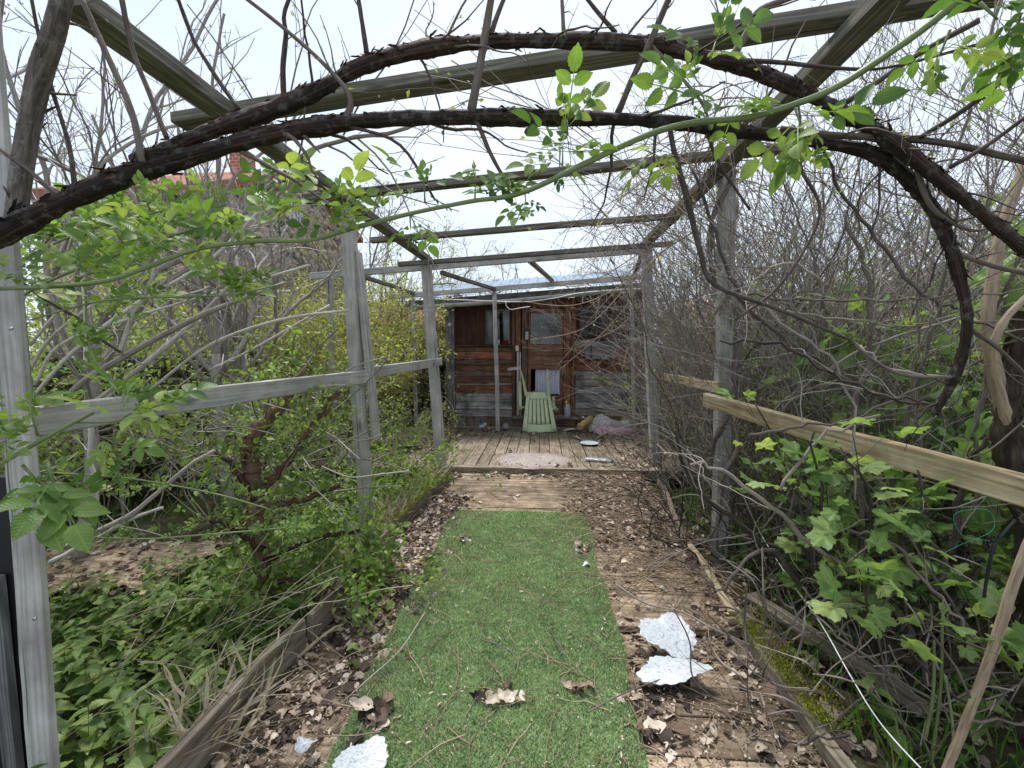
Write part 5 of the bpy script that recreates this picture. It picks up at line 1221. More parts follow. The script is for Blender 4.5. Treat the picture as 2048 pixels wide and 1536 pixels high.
for (src, x, y, rz, s, lab) in ((b1, 2.0, 2.5, 2.7, 1.12, 'tall bare shrub rising through the right handrail'), (b2_, 2.3, 4.4, .4, 1.2, 'tall bare shrub right of the vine covered post'), (b3_, 1.9, 3.3, 1.3, 1.05, 'pale bare shrub tangled with the vine on the right post'), (b1, 3.6, 2.9, 5.9, 1.25, 'very tall bare grey shrub at the upper right corner')):
    copytree(src, (x, y, -.15), rz, s, lab, GR)
# right near dark stems leaning to path
TB = dict(levels=2, dens=[7, 7], ang=(25, 70), ratio=.38, rmin=.0012, seg=.045, wob=.17, leaflev=2, up=.05, t0=.1, rr=.5, bend=(0, 0, .1))
shrub('dark_stemmed_bush', 'dark bare stems fanning low over the boardwalk from the right side', 'bush', (1.25, 2.9, -.1), 26, 1.0, (-.35, -.1), .7, .007, TB, B_dark, dict(mat=L_small, sets=[(LF_fold, 1, .016, .04, .003)]), 41, .35)
shrub('dark_stemmed_bush', 'bare twiggy bush beside the right front deck post', 'bush', (1.4, 4.0, -.1), 28, 1.1, (-.28, -.12), .5, .006, TB, B_mid, dict(mat=L_small, sets=[(LF_fold, 1, .018, .05, .003)]), 42, .4)
shrub('leaning_bush', 'small leaved bush beside the blankets at the right deck end', 'bush', (1.5, 5.5, 0), 11, 1.4, (-.12, -.05), .3, .006, dict(BU, bend=(0, 0, .1)), B_mid, dict(mat=L_small, sets=[(LF_fold, 2, .032, .45, .01)]), 43, .3)
# currant bushes
CU = dict(levels=1, dens=[6, 4], ang=(25, 60), ratio=.28, rmin=.0018, seg=.06, wob=.10, leaflev=1, up=.25, t0=.3, rr=.5)
shrub('currant_bush', 'large leaved currant bush with black stems in the right foreground', 'bush', G(1800, 1330, -.12), 28, 1.25, (.02, .08), .65, .011, dict(CU, wob=.14), B_dark, dict(mat=L_cur, pet=.05, upb=1.2, spread=.6, sets=[(LF_palm, 1, .12, .75, .02)]), 51, .2, sides=6)
shrub('currant_bush', 'bright green currant bush behind the right handrail near the post', 'bush', (2.0, 2.7, -.1), 26, .95, (.08, 0), .42, .007, CU, B_mid, dict(mat=L_cur, pet=.05, upb=1.0, sets=[(LF_palmlo, 2, .10, .75, .03)]), 52, .3)
shrub('currant_bush', 'tall leafy currant bush reaching above the right handrail', 'bush', (2.25, 2.15, -.1), 26, 1.55, (.05, .03), .36, .009, CU, B_mid, dict(mat=L_cur, pet=.05, upb=1.0, sets=[(LF_palmlo, 2, .12, .65, .03)]), 53, .35)
shrub('currant_bush', 'leafy green bush in front of the brown stone wall', 'bush', (3.1, 3.0, -.1), 30, 2.0, (.05, 0), .35, .008, CU, B_mid, dict(mat=L_cur, pet=.05, upb=1.0, sets=[(LF_palmlo, 2, .12, .8, .04)]), 54, .5)
shrub('currant_bush', 'small leafy bush low behind the base of the right post', 'bush', (1.9, 3.6, -.1), 18, .8, (0, 0), .6, .006, CU, B_mid, dict(mat=L_cur, pet=.05, upb=1.0, sets=[(LF_palmlo, 1, .06, .55, .02)]), 55, .4)
# near dark stems crossing on the right (part of one old shrub with thick base)
old = thing('old_shrub', 'old shrub with long bare arching canes and a thick brown root at the lower right', 'shrub', G(1850, 1340, -.1))
root = pxp([(1655, 1185, 2.1, 14), (1740, 1260, 1.9, 18), (1830, 1325, 1.78, 22), (1900, 1318, 1.7, 24), (1980, 1250, 1.62, 26), (2080, 1160, 1.55, 28)])
barkpart('root', root, B_trunk, old, 12, .07)
cn = [[(1850, 1330, 1.8, 11), (1760, 1180, 1.8, 10), (1640, 1100, 1.8, 8), (1540, 1010, 1.8, 7), (1420, 930, 1.8, 5), (1380, 930, 1.8, 4)], [(1780, 1290, 1.9, 11), (1650, 1200, 1.95, 10), (1560, 1120, 2.0, 8), (1480, 1050, 2.05, 8), (1380, 960, 2.1, 6), (1350, 860, 2.1, 4)],
 [(1800, 1280, 1.8, 12), (1780, 1180, 1.75, 12), (1850, 1110, 1.7, 13), (1905, 1090, 1.65, 12), (1930, 960, 1.6, 10), (1970, 880, 1.6, 8), (2060, 820, 1.55, 7)], [(1840, 1320, 1.85, 12), (1740, 1150, 1.9, 11), (1720, 1000, 1.95, 10), (1700, 850, 2.0, 10), (1740, 700, 2.0, 8), (1735, 560, 2.0, 7), (1690, 420, 2.0, 5)],
 [(1850, 1320, 1.8, 10), (1800, 1100, 1.85, 9), (1790, 960, 1.9, 8), (1830, 780, 1.9, 7), (1880, 600, 1.9, 6), (1900, 400, 1.9, 4)], [(1830, 1330, 1.8, 10), (1880, 1150, 1.75, 9), (1950, 1000, 1.7, 8), (1960, 820, 1.65, 8), (2000, 640, 1.6, 6), (2060, 450, 1.6, 5)],
 [(1700, 1240, 2.0, 10), (1600, 1170, 1.95, 9), (1550, 1100, 1.9, 8), (1490, 1120, 1.85, 6), (1440, 1180, 1.8, 4), (1420, 1160, 1.8, 2)], [(1870, 810, 1.5, 6), (1760, 790, 1.6, 5), (1640, 720, 1.7, 6), (1500, 620, 1.8, 6), (1440, 500, 1.8, 5), (1380, 330, 1.8, 5)],
 [(1890, 755, 1.4, 6), (1780, 740, 1.45, 5), (1720, 690, 1.5, 4)], [(1870, 800, 1.35, 5), (1780, 795, 1.4, 5), (1690, 760, 1.5, 5), (1560, 690, 1.6, 5), (1440, 680, 1.7, 4)], [(1460, 585, 1.75, 4), (1600, 600, 1.7, 4), (1760, 598, 1.6, 4), (1900, 590, 1.5, 3), (2060, 575, 1.4, 3)],
 [(1500, 870, 1.9, 5), (1600, 850, 1.8, 5), (1700, 840, 1.7, 4), (1850, 770, 1.6, 4), (2060, 680, 1.5, 4)], [(1450, 585, 1.8, 4), (1560, 620, 1.75, 4), (1680, 640, 1.7, 4), (1800, 650, 1.6, 3), (1900, 640, 1.5, 3), (2050, 640, 1.45, 3)],
 [(1640, 290, 1.3, 5), (1690, 400, 1.6, 5), (1770, 500, 1.6, 6), (1850, 590, 1.55, 6), (1930, 625, 1.5, 5), (2060, 690, 1.4, 5)], [(1640, 560, 1.7, 5), (1560, 530, 1.7, 4), (1500, 590, 1.75, 4), (1620, 680, 1.7, 4), (1700, 780, 1.7, 4), (1710, 1000, 1.6, 3)],
 [(1560, 980, 1.7, 5), (1640, 880, 1.7, 5), (1760, 830, 1.65, 4)], [(1835, 940, 1.35, 4), (1850, 1000, 1.33, 4), (1858, 1050, 1.32, 3)], [(1950, 1280, 1.3, 7), (1870, 1180, 1.4, 7), (1790, 1090, 1.5, 6), (1700, 1060, 1.55, 4)],
 [(1960, 1420, 1.3, 6), (1880, 1370, 1.35, 6), (1760, 1230, 1.5, 5), (1700, 1190, 1.5, 4)], [(1700, 1470, 1.35, 5), (1600, 1490, 1.35, 4), (1500, 1480, 1.35, 3)], [(2060, 1450, 1.25, 6), (1900, 1420, 1.3, 6), (1700, 1290, 1.4, 5), (1620, 1220, 1.5, 4)]]
cs = [pxp(c, 5) for c in cn]
rs = np.random.RandomState(3)
for (pts, rad) in cs: pts[1:-1] += rs.normal(0, .006, pts[1:-1].shape)
for (q_, r_) in cs: mb = MB(); tubes(mb, [(q_, r_ * .72)], 7, .05); part('cane', mb, B_mid if R.random() < .4 else B_dark, old)
out = []; sites = []; twigs_on(random.Random(8), cs, dict(PR_TWIG, dens=[5, 6], ratio=.35, wob=.14, seg=.03), out, sites); mb = MB(); tubes(mb, out, 4); part('twigs', mb, B_grey, old)
# pale tan cane + gnarled trunk at right edge
gt = thing('gnarled_trunk', 'gnarled brown woody trunk with tan stems at the right edge', 'trunk', P(2040, 1050, 1.5))
barkpart('trunk', pxp([(2100, 1400, 1.5, 36), (2075, 1200, 1.5, 34), (2060, 1050, 1.5, 38), (2040, 940, 1.5, 44), (2022, 840, 1.5, 38), (2028, 760, 1.5, 34), (2060, 640, 1.5, 30), (2120, 500, 1.5, 24)]), B_trunk, gt, 16, .1, 60)
barkpart('stem', pxp([(2045, 960, 1.52, 20), (2012, 830, 1.51, 20), (1978, 680, 1.5, 15), (1985, 560, 1.5, 14), (2010, 440, 1.5, 13), (2060, 300, 1.5, 11)]), B_tan, gt, 10, .04, 0, ridge=.05)
barkpart('stem', pxp([(2035, 900, 1.5, 14), (2000, 790, 1.47, 12), (1985, 710, 1.42, 9), (2010, 640, 1.4, 8), (2070, 580, 1.4, 8)]), B_tan, gt, 10, .04, 0)
mb = MB(); tubes(mb, [pxp([(2070, 1060, 1.12, 14), (2030, 1160, 1.12, 13), (1985, 1300, 1.13, 13), (1945, 1410, 1.14, 12), (1905, 1510, 1.15, 12), (1880, 1570, 1.15, 12)])], 10, .04)
single('brown_cane', mb, B_tan, 'single thick brown cane slanting up at the bottom right corner', 'cane', P(1905, 1510, 1.15))
mb = MB(); R = random.Random(77); out = []
for (a, b_) in (((1885, 1210), (1862, 1530)), ((1868, 1280), (1850, 1480)), ((1890, 1350), (1905, 1560))):
    out.append(pxp([(a[0], a[1], 1.3, 3), ((a[0] + b_[0]) / 2 + 8, (a[1] + b_[1]) / 2, 1.28, 4), (b_[0], b_[1], 1.25, 5)]))
tubes(mb, out, 6); single('green_canes', mb, B_green, 'three thin olive green canes standing left of the thick brown cane', 'canes', P(1862, 1530, 1.25))

# ---------- climbing vine on right post and beam
vn = thing('climbing_vine', 'bare tan vine twisted round the right post and drooping from the right beam', 'vine', (1.25, 2.9, 0))
pth = []
for ph_, rr in ((0, .016), (2.5, .012)):
    pts = []
    for k in range(60):
        t = k / 59; zc = -.1 + 2.5 * t; bb = b2r + (t2r - b2r) * ((zc - b2r[2]) / (t2r[2] - b2r[2])); a = ph_ + t * 11 + .5 * math.sin(t * 20); r = .075 + .02 * math.sin(t * 17 + ph_)
        pts.append(bb + [r * math.cos(a), r * math.sin(a), 0])
    pth.append((np.array(pts), np.full(60, rr) * (1 + .25 * np.sin(np.arange(60) * 1.3))))
mb = MB(); tubes(mb, pth, 9, .06); part('stem', mb, B_mid, vn)
R = random.Random(5); out = []; sites = []; VP = dict(levels=2, dens=[5, 5], ang=(20, 60), ratio=.3, rmin=.001, seg=.05, wob=.15, leaflev=1, up=-.05, t0=.1, rr=.6)
for k in range(125):
    t = R.random() ** 1.5 * (1 if k % 3 else .8); s = rb0 + (rb1 - rb0) * (.28 + .72 * t); p = (s[0] + R.uniform(-.25, .2), s[1] + R.uniform(-.15, .15), s[2] + R.uniform(-.1, .3))
    a = R.uniform(0, 6.28); d = (math.cos(a) * .8 - .05, math.sin(a) * .8, R.uniform(-.3, .7)); L = R.uniform(.5, 1.3)
    n = int(L / .05); pts, ds = walk(R, p, d, L, n, .11, (0, 0, -1.3)); out.append((pts, .0035, .0012)); spawn(R, out, sites, pts, ds, L, .003, .001, 1, VP)
for (pp) in ([(1290, 505, 4.2), (1240, 570, 4.0), (1180, 640, 3.9), (1140, 700, 3.9), (1085, 770, 3.9)], [(1300, 510, 4.2), (1230, 600, 4.0), (1160, 660, 4.0), (1060, 680, 4.0)], [(1310, 520, 4.1), (1230, 640, 4.0), (1130, 730, 3.9), (1060, 790, 3.9)],
    [(1330, 500, 4.1), (1260, 560, 4.0), (1150, 610, 4.0), (1020, 600, 4.0)], [(1350, 520, 4.0), (1290, 600, 3.9), (1230, 660, 3.8), (1150, 690, 3.8)], [(1290, 500, 4.2), (1190, 560, 4.1), (1120, 570, 4.1), (1050, 520, 4.1)], [(1380, 480, 3.9), (1250, 440, 3.8), (1150, 450, 3.8), (1120, 500, 3.8)]):
    q = spline([P(*a) for a in pp], 8); dd = dirs(q); out.append((q, .005, .002)); spawn(R, out, sites, [tuple(x) for x in q], dd, 1.2, .004, .001, 1, dict(VP, dens=[0, 7]))
mb = MB(); tubes(mb, out, 4); part('shoots', mb, B_tan, vn)
mb = MB(); leaves(mb, LF_fold, sites, 1, .013, keep=.12, seed=3); part('buds', mb, L_pale, vn)

# ---------- left side
# small leaved shrub with red-brown trunk
PRs = dict(levels=2, dens=[8, 10], ang=(25, 75), ratio=.4, rmin=.0012, seg=.04, wob=.17, leaflev=1, up=.1, t0=.1, rr=.5)
rd = thing('red_barked_shrub', 'small leaved green shrub with shaggy red brown trunk beside the left edging', 'shrub', (-1.42, 2.1, -.15))
tr_ = [pxp([(545, 1240, 1.95, 20), (528, 1150, 2.0, 19), (515, 1050, 2.05, 20), (505, 960, 2.1, 19), (500, 900, 2.1, 18), (520, 855, 2.1, 15), (560, 810, 2.15, 10), (610, 740, 2.2, 6)]), pxp([(512, 985, 2.1, 9), (570, 930, 2.15, 8), (630, 850, 2.2, 7), (680, 780, 2.25, 5)]), pxp([(508, 1000, 2.05, 8), (470, 940, 2.0, 7), (430, 900, 2.0, 5)]), pxp([(520, 1010, 2.05, 9), (600, 1000, 2.1, 7), (680, 970, 2.15, 5)]),
       pxp([(530, 1120, 2.0, 8), (620, 1080, 2.0, 6), (720, 1060, 2.0, 4)]), pxp([(535, 1160, 1.95, 8), (600, 1160, 1.9, 6), (690, 1180, 1.85, 4)]), pxp([(528, 1100, 2.0, 8), (470, 1060, 1.95, 6), (420, 1040, 1.9, 4)])]
for (pts, rad) in tr_: pts[1:-1] += np.random.RandomState(1).normal(0, .008, pts[1:-1].shape)
for k in range(2): barkpart('trunk' if k == 0 else 'limb', tr_[k], B_red, rd, 12, .14, 60)
mb = MB(); tubes(mb, tr_[2:], 8, .1); part('limbs', mb, B_red, rd)
R = random.Random(14); out = []; sites = []; twigs_on(R, tr_, dict(PRs, dens=[14, 12], ratio=.5, rr=.22, rmin=.0009, up=.1), out, sites)
mb = MB(); tubes(mb, out, 4); part('twigs', mb, B_mid, rd)
mb = MB(); leaves(mb, LF_oval, sites, 2, .038, .8, .9, 5, .8, .02); part('leaves', mb, L_small, rd)
shrub('low_shrub', 'low bright green leafy shrub spilling toward the boardwalk at the left', 'shrub', (-1.27, 2.1, -.15), 30, .6, (.12, -.05), .8, .004, dict(PRs, dens=[12, 10]), B_mid, dict(mat=L_small, upb=.9, sets=[(LF_oval, 3, .04, .9, .025)]), 61, .25)
shrub('lance_leaved_shrub', 'small shrub with narrow bright leaves at the base of the second left post', 'shrub', (-1.35, 3.5, -.12), 26, .75, (.1, 0), .5, .004, BU, B_green, dict(mat=L_small, upb=.4, sets=[(LF_lance, 2, .055, .8, .02)]), 62, .3)
shrub('lance_leaved_shrub', 'second narrow leaved shrub growing up between the two left posts', 'shrub', (-1.45, 2.75, -.12), 20, .7, (.0, 0), .5, .004, BU, B_green, dict(mat=L_small, upb=.4, sets=[(LF_lance, 2, .045, .8, .02)]), 63, .3)
L_hedge = leafmat('hedge_leaf', [(0, (.12, .20, .05)), (.5, (.28, .38, .10)), (1, (.48, .54, .20))], vein=False)
# hedge of leafy stems left, behind rail
HG = 'leafy bushes of the left hedge'
hedge_sets = dict(mat=L_hedge, upb=.7, sets=[(LF_oval, 1, .046, .75, .025)])
h1, _, _ = shrub('hedge_bush', 'bushy green shrub behind the far half of the long left handrail', 'bush', (-2.7, 3.7, -.15), 30, 1.35, (0, 0), .5, .007, BU, B_pale, hedge_sets, 71, .4, HG)
h2, _, _ = shrub('hedge_bush', 'tall dense shrub hiding the lower left corner of the stone house', 'bush', (-3.6, 4.4, -.15), 34, 2.3, (0, 0), .4, .009, BU, B_grey, hedge_sets, 72, .5, HG)
for (src, x, y, rz, s, lab) in ((h1, -3.5, 1.6, 2, 1.1, 'leafy bush behind the nearest left post'), (h1, -3.7, 3.2, 1, 1.15, 'leafy bush in the middle of the left hedge'), (h1, -2.3, 4.3, 4, .9, 'leafy bush before the thin vine covered post on the left'), (h2, -4.6, 3.2, 3, 1.05, 'tall bush at the far left below the bare trees'), (h2, -3.5, 6.4, 5, .6, 'bush below the gable window of the stone house'), (h1, -2.9, 6.2, 5.5, .9, 'leafy bush left of the deck frame'), (h1, -1.9, 5.4, 2.6, .55, 'small green bush at the left end of the deck'), (h2, -5.3, 5.2, 1.3, 1.1, 'tall bush against the stone house wall'), (h1, -4.3, 2.3, 3.6, 1.2, 'second row leafy bush behind the long left handrail')):
    copytree(src, (x, y, -.15), rz, s, lab, HG)
# yellow-green shrubs
YG = 'yellow leaved shrubs left of the shed'
YB = dict(BU, dens=[6, 6], seg=.06, ratio=.4)
y1_, _, _ = shrub('yellow_shrub', 'yellow green shrub behind the second left post', 'shrub', (-2.9, 5.6, -.1), 26, 2.5, (0, 0), .35, .009, YB, B_mid, dict(mat=L_yel, upb=.4, spread=.6, sets=[(LF_lance, 3, .06, .65, .03)]), 81, .4, YG)
for (x, y, rz, s, lab) in ((-3.9, 7.2, 1.5, 1.25, 'tall yellow green shrub in front of the gable window'), (-2.4, 7.3, 3.3, .95, 'yellow green shrub seen between the left posts above the mossy wall'), (-4.4, 5.6, 4.2, 1.05, 'yellow green shrub before the stone house wall'), (-2.5, 9.2, 5, 1.15, 'yellow green shrub rising behind the mossy wall')):
    copytree(y1_, (x, y, -.1), rz, s, lab, YG)
# trees
def tree(name, label, base, H, seed, bmat, lmat=None, lsets=None, lean=(0, 0), spread=.5, r0=.05, nl=8, pr=None, group=None, trunk_h=.35):
    R = random.Random(seed); out = []; sites = []; big = []
    pts, ds = walk(R, base, (lean[0], lean[1], 1), H * trunk_h, 8, .05); big.append((pts, r0, r0 * .75))
    for k in range(nl):
        a = 6.28 * k / nl + R.uniform(-.3, .3); i = R.randint(5, 8) if k else 8
        d = (lean[0] + math.cos(a) * spread, lean[1] + math.sin(a) * spread, 1)
        grow(R, out, sites, pts[i], d, H * (1 - trunk_h) * R.uniform(.75, 1.1), r0 * R.uniform(.4, .6), 0, pr)
    t = thing(name, label, 'tree', base, group); mb = MB(); tubes(mb, big, 10, .04); part('trunk', mb, bmat, t)
    mb = MB(); tubes(mb, out, 4); part('crown', mb, bmat, t)
    if lmat:
        mb = MB()
        for (tm, per, size, keep, off) in lsets: leaves(mb, tm, sites, per, size, .7, .5, seed, keep, off)
        part('leaves', mb, lmat, t)
    return t
TR = dict(levels=3, dens=[3.2, 4.0, 5.5], ang=(20, 60), ratio=.48, rmin=.0022, seg=.11, wob=.11, leaflev=2, up=.12, t0=.15, rr=.5)
TG = 'bare budding trees on the left'
t1 = tree('bare_tree', 'bare budding tree behind the thick upright limb at the upper left', (-3.1, 2.55, -.15), 4.3, 91, B_grey, L_pale, [(LF_fold, 1, .022, .25, .005)], (.15, 0), .55, .045, 9, dict(TR, seg=.09), TG)
for (x, y, rz, s, lab) in ((-2.6, 3.3, 2.3, .95, 'bare tree just left of the left side beam'), (-2.9, 3.9, 5.3, .95, 'bare tree between the thick limb and the side beam'), (-3.4, 1.6, 4, 1.0, 'bare tree at the extreme left edge'), (-5.2, 6.0, 1, 1.2, 'bare tree beside the house chimney')):
    copytree(t1, (x, y, -.15), rz, s, lab, TG)
t2_ = tree('budding_tree', 'tree with small yellowish flowers between the left posts and the shed', (-3.3, 8.6, -.1), 5.0, 92, B_mid, L_yel, [(LF_lance, 2, .06, .35, .02)], (.08, 0), .5, .05, 9, TR, 'yellowish budding trees')
for (x, y, rz, s, lab) in ((-.9, 11.0, 2, .82, 'yellowish budding tree right behind the shed roof'), (1.3, 12., 4, .8, 'yellowish budding tree behind the right half of the shed roof'), (-2.6, 12.5, 1, 1.05, 'distant yellowish tree left behind the shed'), (3.4, 11.0, 3.1, .85, 'yellowish budding tree behind the right end of the shed'), (-5.5, 11., 3.9, 1.15, 'yellowish tree right of the stone house gable')):
    copytree(t2_, (x, y, -.1), rz, s, lab, 'yellowish budding trees')
t3_ = tree('thicket_tree', 'bare brownish tree rising behind the right thicket', (4.2, 8.3, -.1), 4.6, 93, B_mid, L_small, [(LF_fold, 1, .03, .18, .01)], (0, 0), .45, .05, 10, TR, 'bare trees behind the right thicket')
for (x, y, rz, s, lab) in ((6.6, 6.5, 2, 1.1, 'bare tree over the right end of the brown stone wall'), (6.2, 9.5, 4, 1.1, 'bare tree behind the pink roofed building side'), (2.9, 9.6, 5, .95, 'bare tree just right of the shed roof'), (5.6, 3.6, 1, .95, 'bare tree at the extreme right edge')):
    copytree(t3_, (x, y, -.1), rz, s, lab, 'bare trees behind the right thicket')
# far hedge masses (uncountable)
mb = MB(); ml = MB(); R = random.Random(3); out = []; sites = []
for k in range(520):
    side_ = R.random()
    if side_ < .3: x, y = R.uniform(-9, -4), R.uniform(7, 16)
    elif side_ < .36: x, y = R.uniform(5.5, 10), R.uniform(7, 15)
    else: x, y = R.uniform(-8, 5), R.uniform(11, 17)
    grow(R, out, sites, (x, y, 0), (R.gauss(0, .25), R.gauss(0, .2), 1), R.uniform(1.2, 3.0), .012, 1, dict(BU, seg=.16, rmin=.004, dens=[5, 5]))
tubes(mb, out, 3); single('undergrowth', mb, B_mid, None, None, kind='stuff'); leaves(ml, LF_fold, sites, 2, .085, .7, .5, 2, .5, .05); single('undergrowth_leaves', ml, L_small, None, None, kind='stuff')

# dead pale sticks on left
def sticks(name, label, lst, mat, sides=8, tw=None, seed=1, tmat=None, cat='branch', stuff=False):
    ps = [pxp(l, 5) for l in lst]; out = []; sites = []
    if tw: twigs_on(random.Random(seed), ps, tw, out, sites)
    if stuff:
        mb = MB(); tubes(mb, ps, sides, .06); tubes(mb, out, 4); return single(name, mb, mat, None, None, kind='stuff')
    t = thing(name, label, cat, P(*lst[0][0][:3]))
    for q in ps: mb = MB(); tubes(mb, [q], sides, .06); part('stick', mb, mat, t)
    if out: mb = MB(); tubes(mb, out, 4); part('twigs', mb, tmat or mat, t)
    return t
sticks('dead_branch', 'long brown dead branch rising to the right above the left handrail', [[(140, 790, 1.9, 8), (175, 757, 1.9, 9), (290, 690, 1.95, 8), (400, 632, 2.0, 7), (480, 600, 2.1, 5), (570, 565, 2.2, 4)]], B_mid, 8, dict(PR_TWIG, dens=[5, 6], ratio=.3), 1, B_grey)
sticks('dead_branches', 'bundle of pale dead sticks fanning up behind the left handrail', [[(60, 800, 2.0, 5), (150, 700, 2.0, 6), (270, 610, 2.05, 5), (420, 520, 2.2, 4), (520, 420, 2.3, 3)], [(180, 810, 2.0, 6), (300, 720, 2.1, 6), (380, 650, 2.2, 5), (470, 560, 2.3, 3)], [(240, 710, 1.9, 7), (262, 640, 1.95, 6), (300, 570, 2.0, 5), (325, 470, 2.1, 4)], [(170, 740, 1.8, 5), (172, 650, 1.8, 5), (165, 560, 1.8, 4), (160, 480, 1.8, 3)], [(60, 740, 2.1, 5), (90, 690, 2.1, 5), (130, 650, 2.1, 4), (200, 600, 2.2, 4)], [(210, 800, 2.2, 5), (330, 690, 2.3, 5), (400, 640, 2.3, 4)], [(70, 770, 2.2, 5), (120, 690, 2.2, 5), (250, 640, 2.3, 4), (380, 600, 2.4, 3), (620, 530, 2.5, 3)], [(300, 780, 2.2, 4), (420, 690, 2.3, 4), (560, 640, 2.4, 4), (700, 620, 2.5, 3)], [(420, 740, 2.3, 3), (520, 690, 2.4, 3), (660, 610, 2.6, 3)], [(60, 690, 1.9, 4), (160, 560, 1.9, 4), (200, 420, 1.9, 4), (250, 330, 1.9, 3)]], B_pale, 7, dict(PR_TWIG, dens=[6, 6], ratio=.3, wob=.2), 2, B_pale)
sticks('dark_branch', 'dark broken branch slanting down to the right behind the nearest left post', [[(20, 548, 1.3, 5), (100, 605, 1.4, 5), (160, 640, 1.5, 5), (205, 680, 1.6, 5), (240, 704, 1.7, 4)]], B_dark)
sticks('dead_branch', 'bleached crooked dead branch below the left handrail', [[(182, 800, 1.6, 5), (182, 870, 1.6, 6), (180, 920, 1.6, 6), (190, 960, 1.6, 6), (190, 1020, 1.6, 7), (160, 1090, 1.55, 8), (100, 1125, 1.5, 9)], [(120, 1100, 1.5, 8), (200, 1060, 1.55, 8), (260, 1030, 1.6, 7), (310, 990, 1.65, 6), (380, 930, 1.7, 5), (430, 900, 1.75, 4)], [(180, 1085, 1.55, 6), (260, 1040, 1.6, 5), (325, 1015, 1.6, 4)]], B_pale, 8, dict(PR_TWIG, dens=[4, 4], ratio=.25), 4)
R = random.Random(9); lst = []
for k in range(70):
    x = R.uniform(90, 680); y = R.uniform(760, 1060); Y = R.uniform(1.8, 3.0); a = R.uniform(-.9, 1.0); L = R.uniform(80, 220)
    pts = [(x, y, Y, R.uniform(1.5, 3))]
    for j in range(3): x += math.cos(a) * L / 3; y -= math.sin(a) * L / 3; a += R.gauss(0, .3); pts.append((x, y, Y + R.gauss(0, .08), 1.5))
    lst.append(pts)
sticks('twig_tangle', 'tangle of thin dead twigs under the left handrail', lst, B_grey, 4, dict(PR_TWIG, levels=1, dens=[5, 5], ratio=.35), 5, stuff=True)
lst = []
for k in range(60):
    x = R.uniform(100, 560); y = R.uniform(1150, 1536); Y = max(1.05, 1105 * .9 / (y - 640) ); a = R.uniform(.25, .95) if R.random() < .8 else R.uniform(-1.2, -.3); L = R.uniform(130, 330)
    pts = [(x - 40, y + 20, Y, 1.3)]
    for j in range(4): x += math.cos(a) * L / 4; y -= math.sin(a) * L / 4; a += R.gauss(0, .12); pts.append((x, y, Y + R.gauss(0, .03), R.uniform(.7, 1.1)))
    lst.append(pts)
sticks('dry_stalks', 'long straw coloured dry grass stalks lying over the nettles', lst, L_dry, 4, stuff=True)
lst = []
for k in range(90):
    x = R.uniform(1480, 2040); y = R.uniform(1050, 1520); Y = 1200 / (y - 560); a = R.uniform(0, 3.14); L = R.uniform(90, 300)
    pts = [(x, y, Y, 2.2)]
    for j in range(4): x += math.cos(a) * L / 4; y -= math.sin(a) * L / 4; a += R.gauss(0, .3); pts.append((x, y, Y + R.gauss(0, .05), R.uniform(1.2, 3)))
    lst.append(pts)
sticks('twig_heap', 'heap of dark dead twigs under the bushes at the lower right', lst, B_mid, 5, dict(PR_TWIG, levels=1, dens=[5, 5], ratio=.3), 6, stuff=True)

# ---------- ground cover
rs = np.random.RandomState(4)
def gzv(x, y): return gz(np.asarray(x), np.asarray(y))
def onboard(x, y): return (x > -1.08) & (x < 1.02) & (y < 4.45)
mb = MB(); pos = []; fw = []; up = []; sz = []; st = []
for k in range(330):
    if k < 150: y = rs.uniform(1.05, 2.5); x = rs.uniform(-2.6, -1.16)
    elif k < 270: y = rs.uniform(2.5, 4.2); x = rs.uniform(-2.6, -1.3)
    else: y = rs.uniform(1.3, 3.4); x = rs.uniform(1.3, 3.0)
    if x < -2.1 and 2.45 < y < 3.1: continue
    z = float(gzv(x, y)); h = rs.uniform(.1, .3); d = np.array([rs.normal(0, .2), rs.normal(0, .2), 1]); st.append(([(x, y, z), tuple(np.array([x, y, z]) + d * h)], .0018, .001))
    for q in range(5):
        a0 = rs.uniform(0, 3.14); c = np.array([x, y, z]) + d * h * (.35 + .16 * q)
        for s_ in (0, math.pi):
            a = a0 + q * 1.57 + s_; pos.append(c); fw.append([math.cos(a), math.sin(a), rs.uniform(-.1, .35)]); up.append([rs.normal(0, .2), rs.normal(0, .2), 1]); sz.append(rs.uniform(.06, .105) * (1.1 - .13 * q))
place(mb, LF_nettle, pos, fw, up, sz); tubes(mb, st, 4); single('nettles', mb, L_net, None, None, kind='stuff')
# celandine-like low bright leaves
n = 2600; x = np.where(rs.random(n) < .8, rs.uniform(-2.8, -1.15, n), rs.uniform(1.2, 3.2, n)); y = rs.uniform(1.05, 3.6, n); k = ~((x < -2.0) & (y > 2.3) & (y < 3.2)); x = x[k]; y = y[k]; n = len(x); z = gzv(x, y) + rs.uniform(.02, .14, n)
mb = MB(); a = rs.uniform(0, 6.28, n); place(mb, LF_palmlo, np.stack([x, y, z], 1), np.stack([np.cos(a), np.sin(a), rs.uniform(-.1, .3, n)], 1), np.stack([rs.normal(0, .2, n), rs.normal(0, .2, n), np.ones(n)], 1), rs.uniform(.03, .06, n)); single('ground_cover', mb, L_small, None, None, kind='stuff')
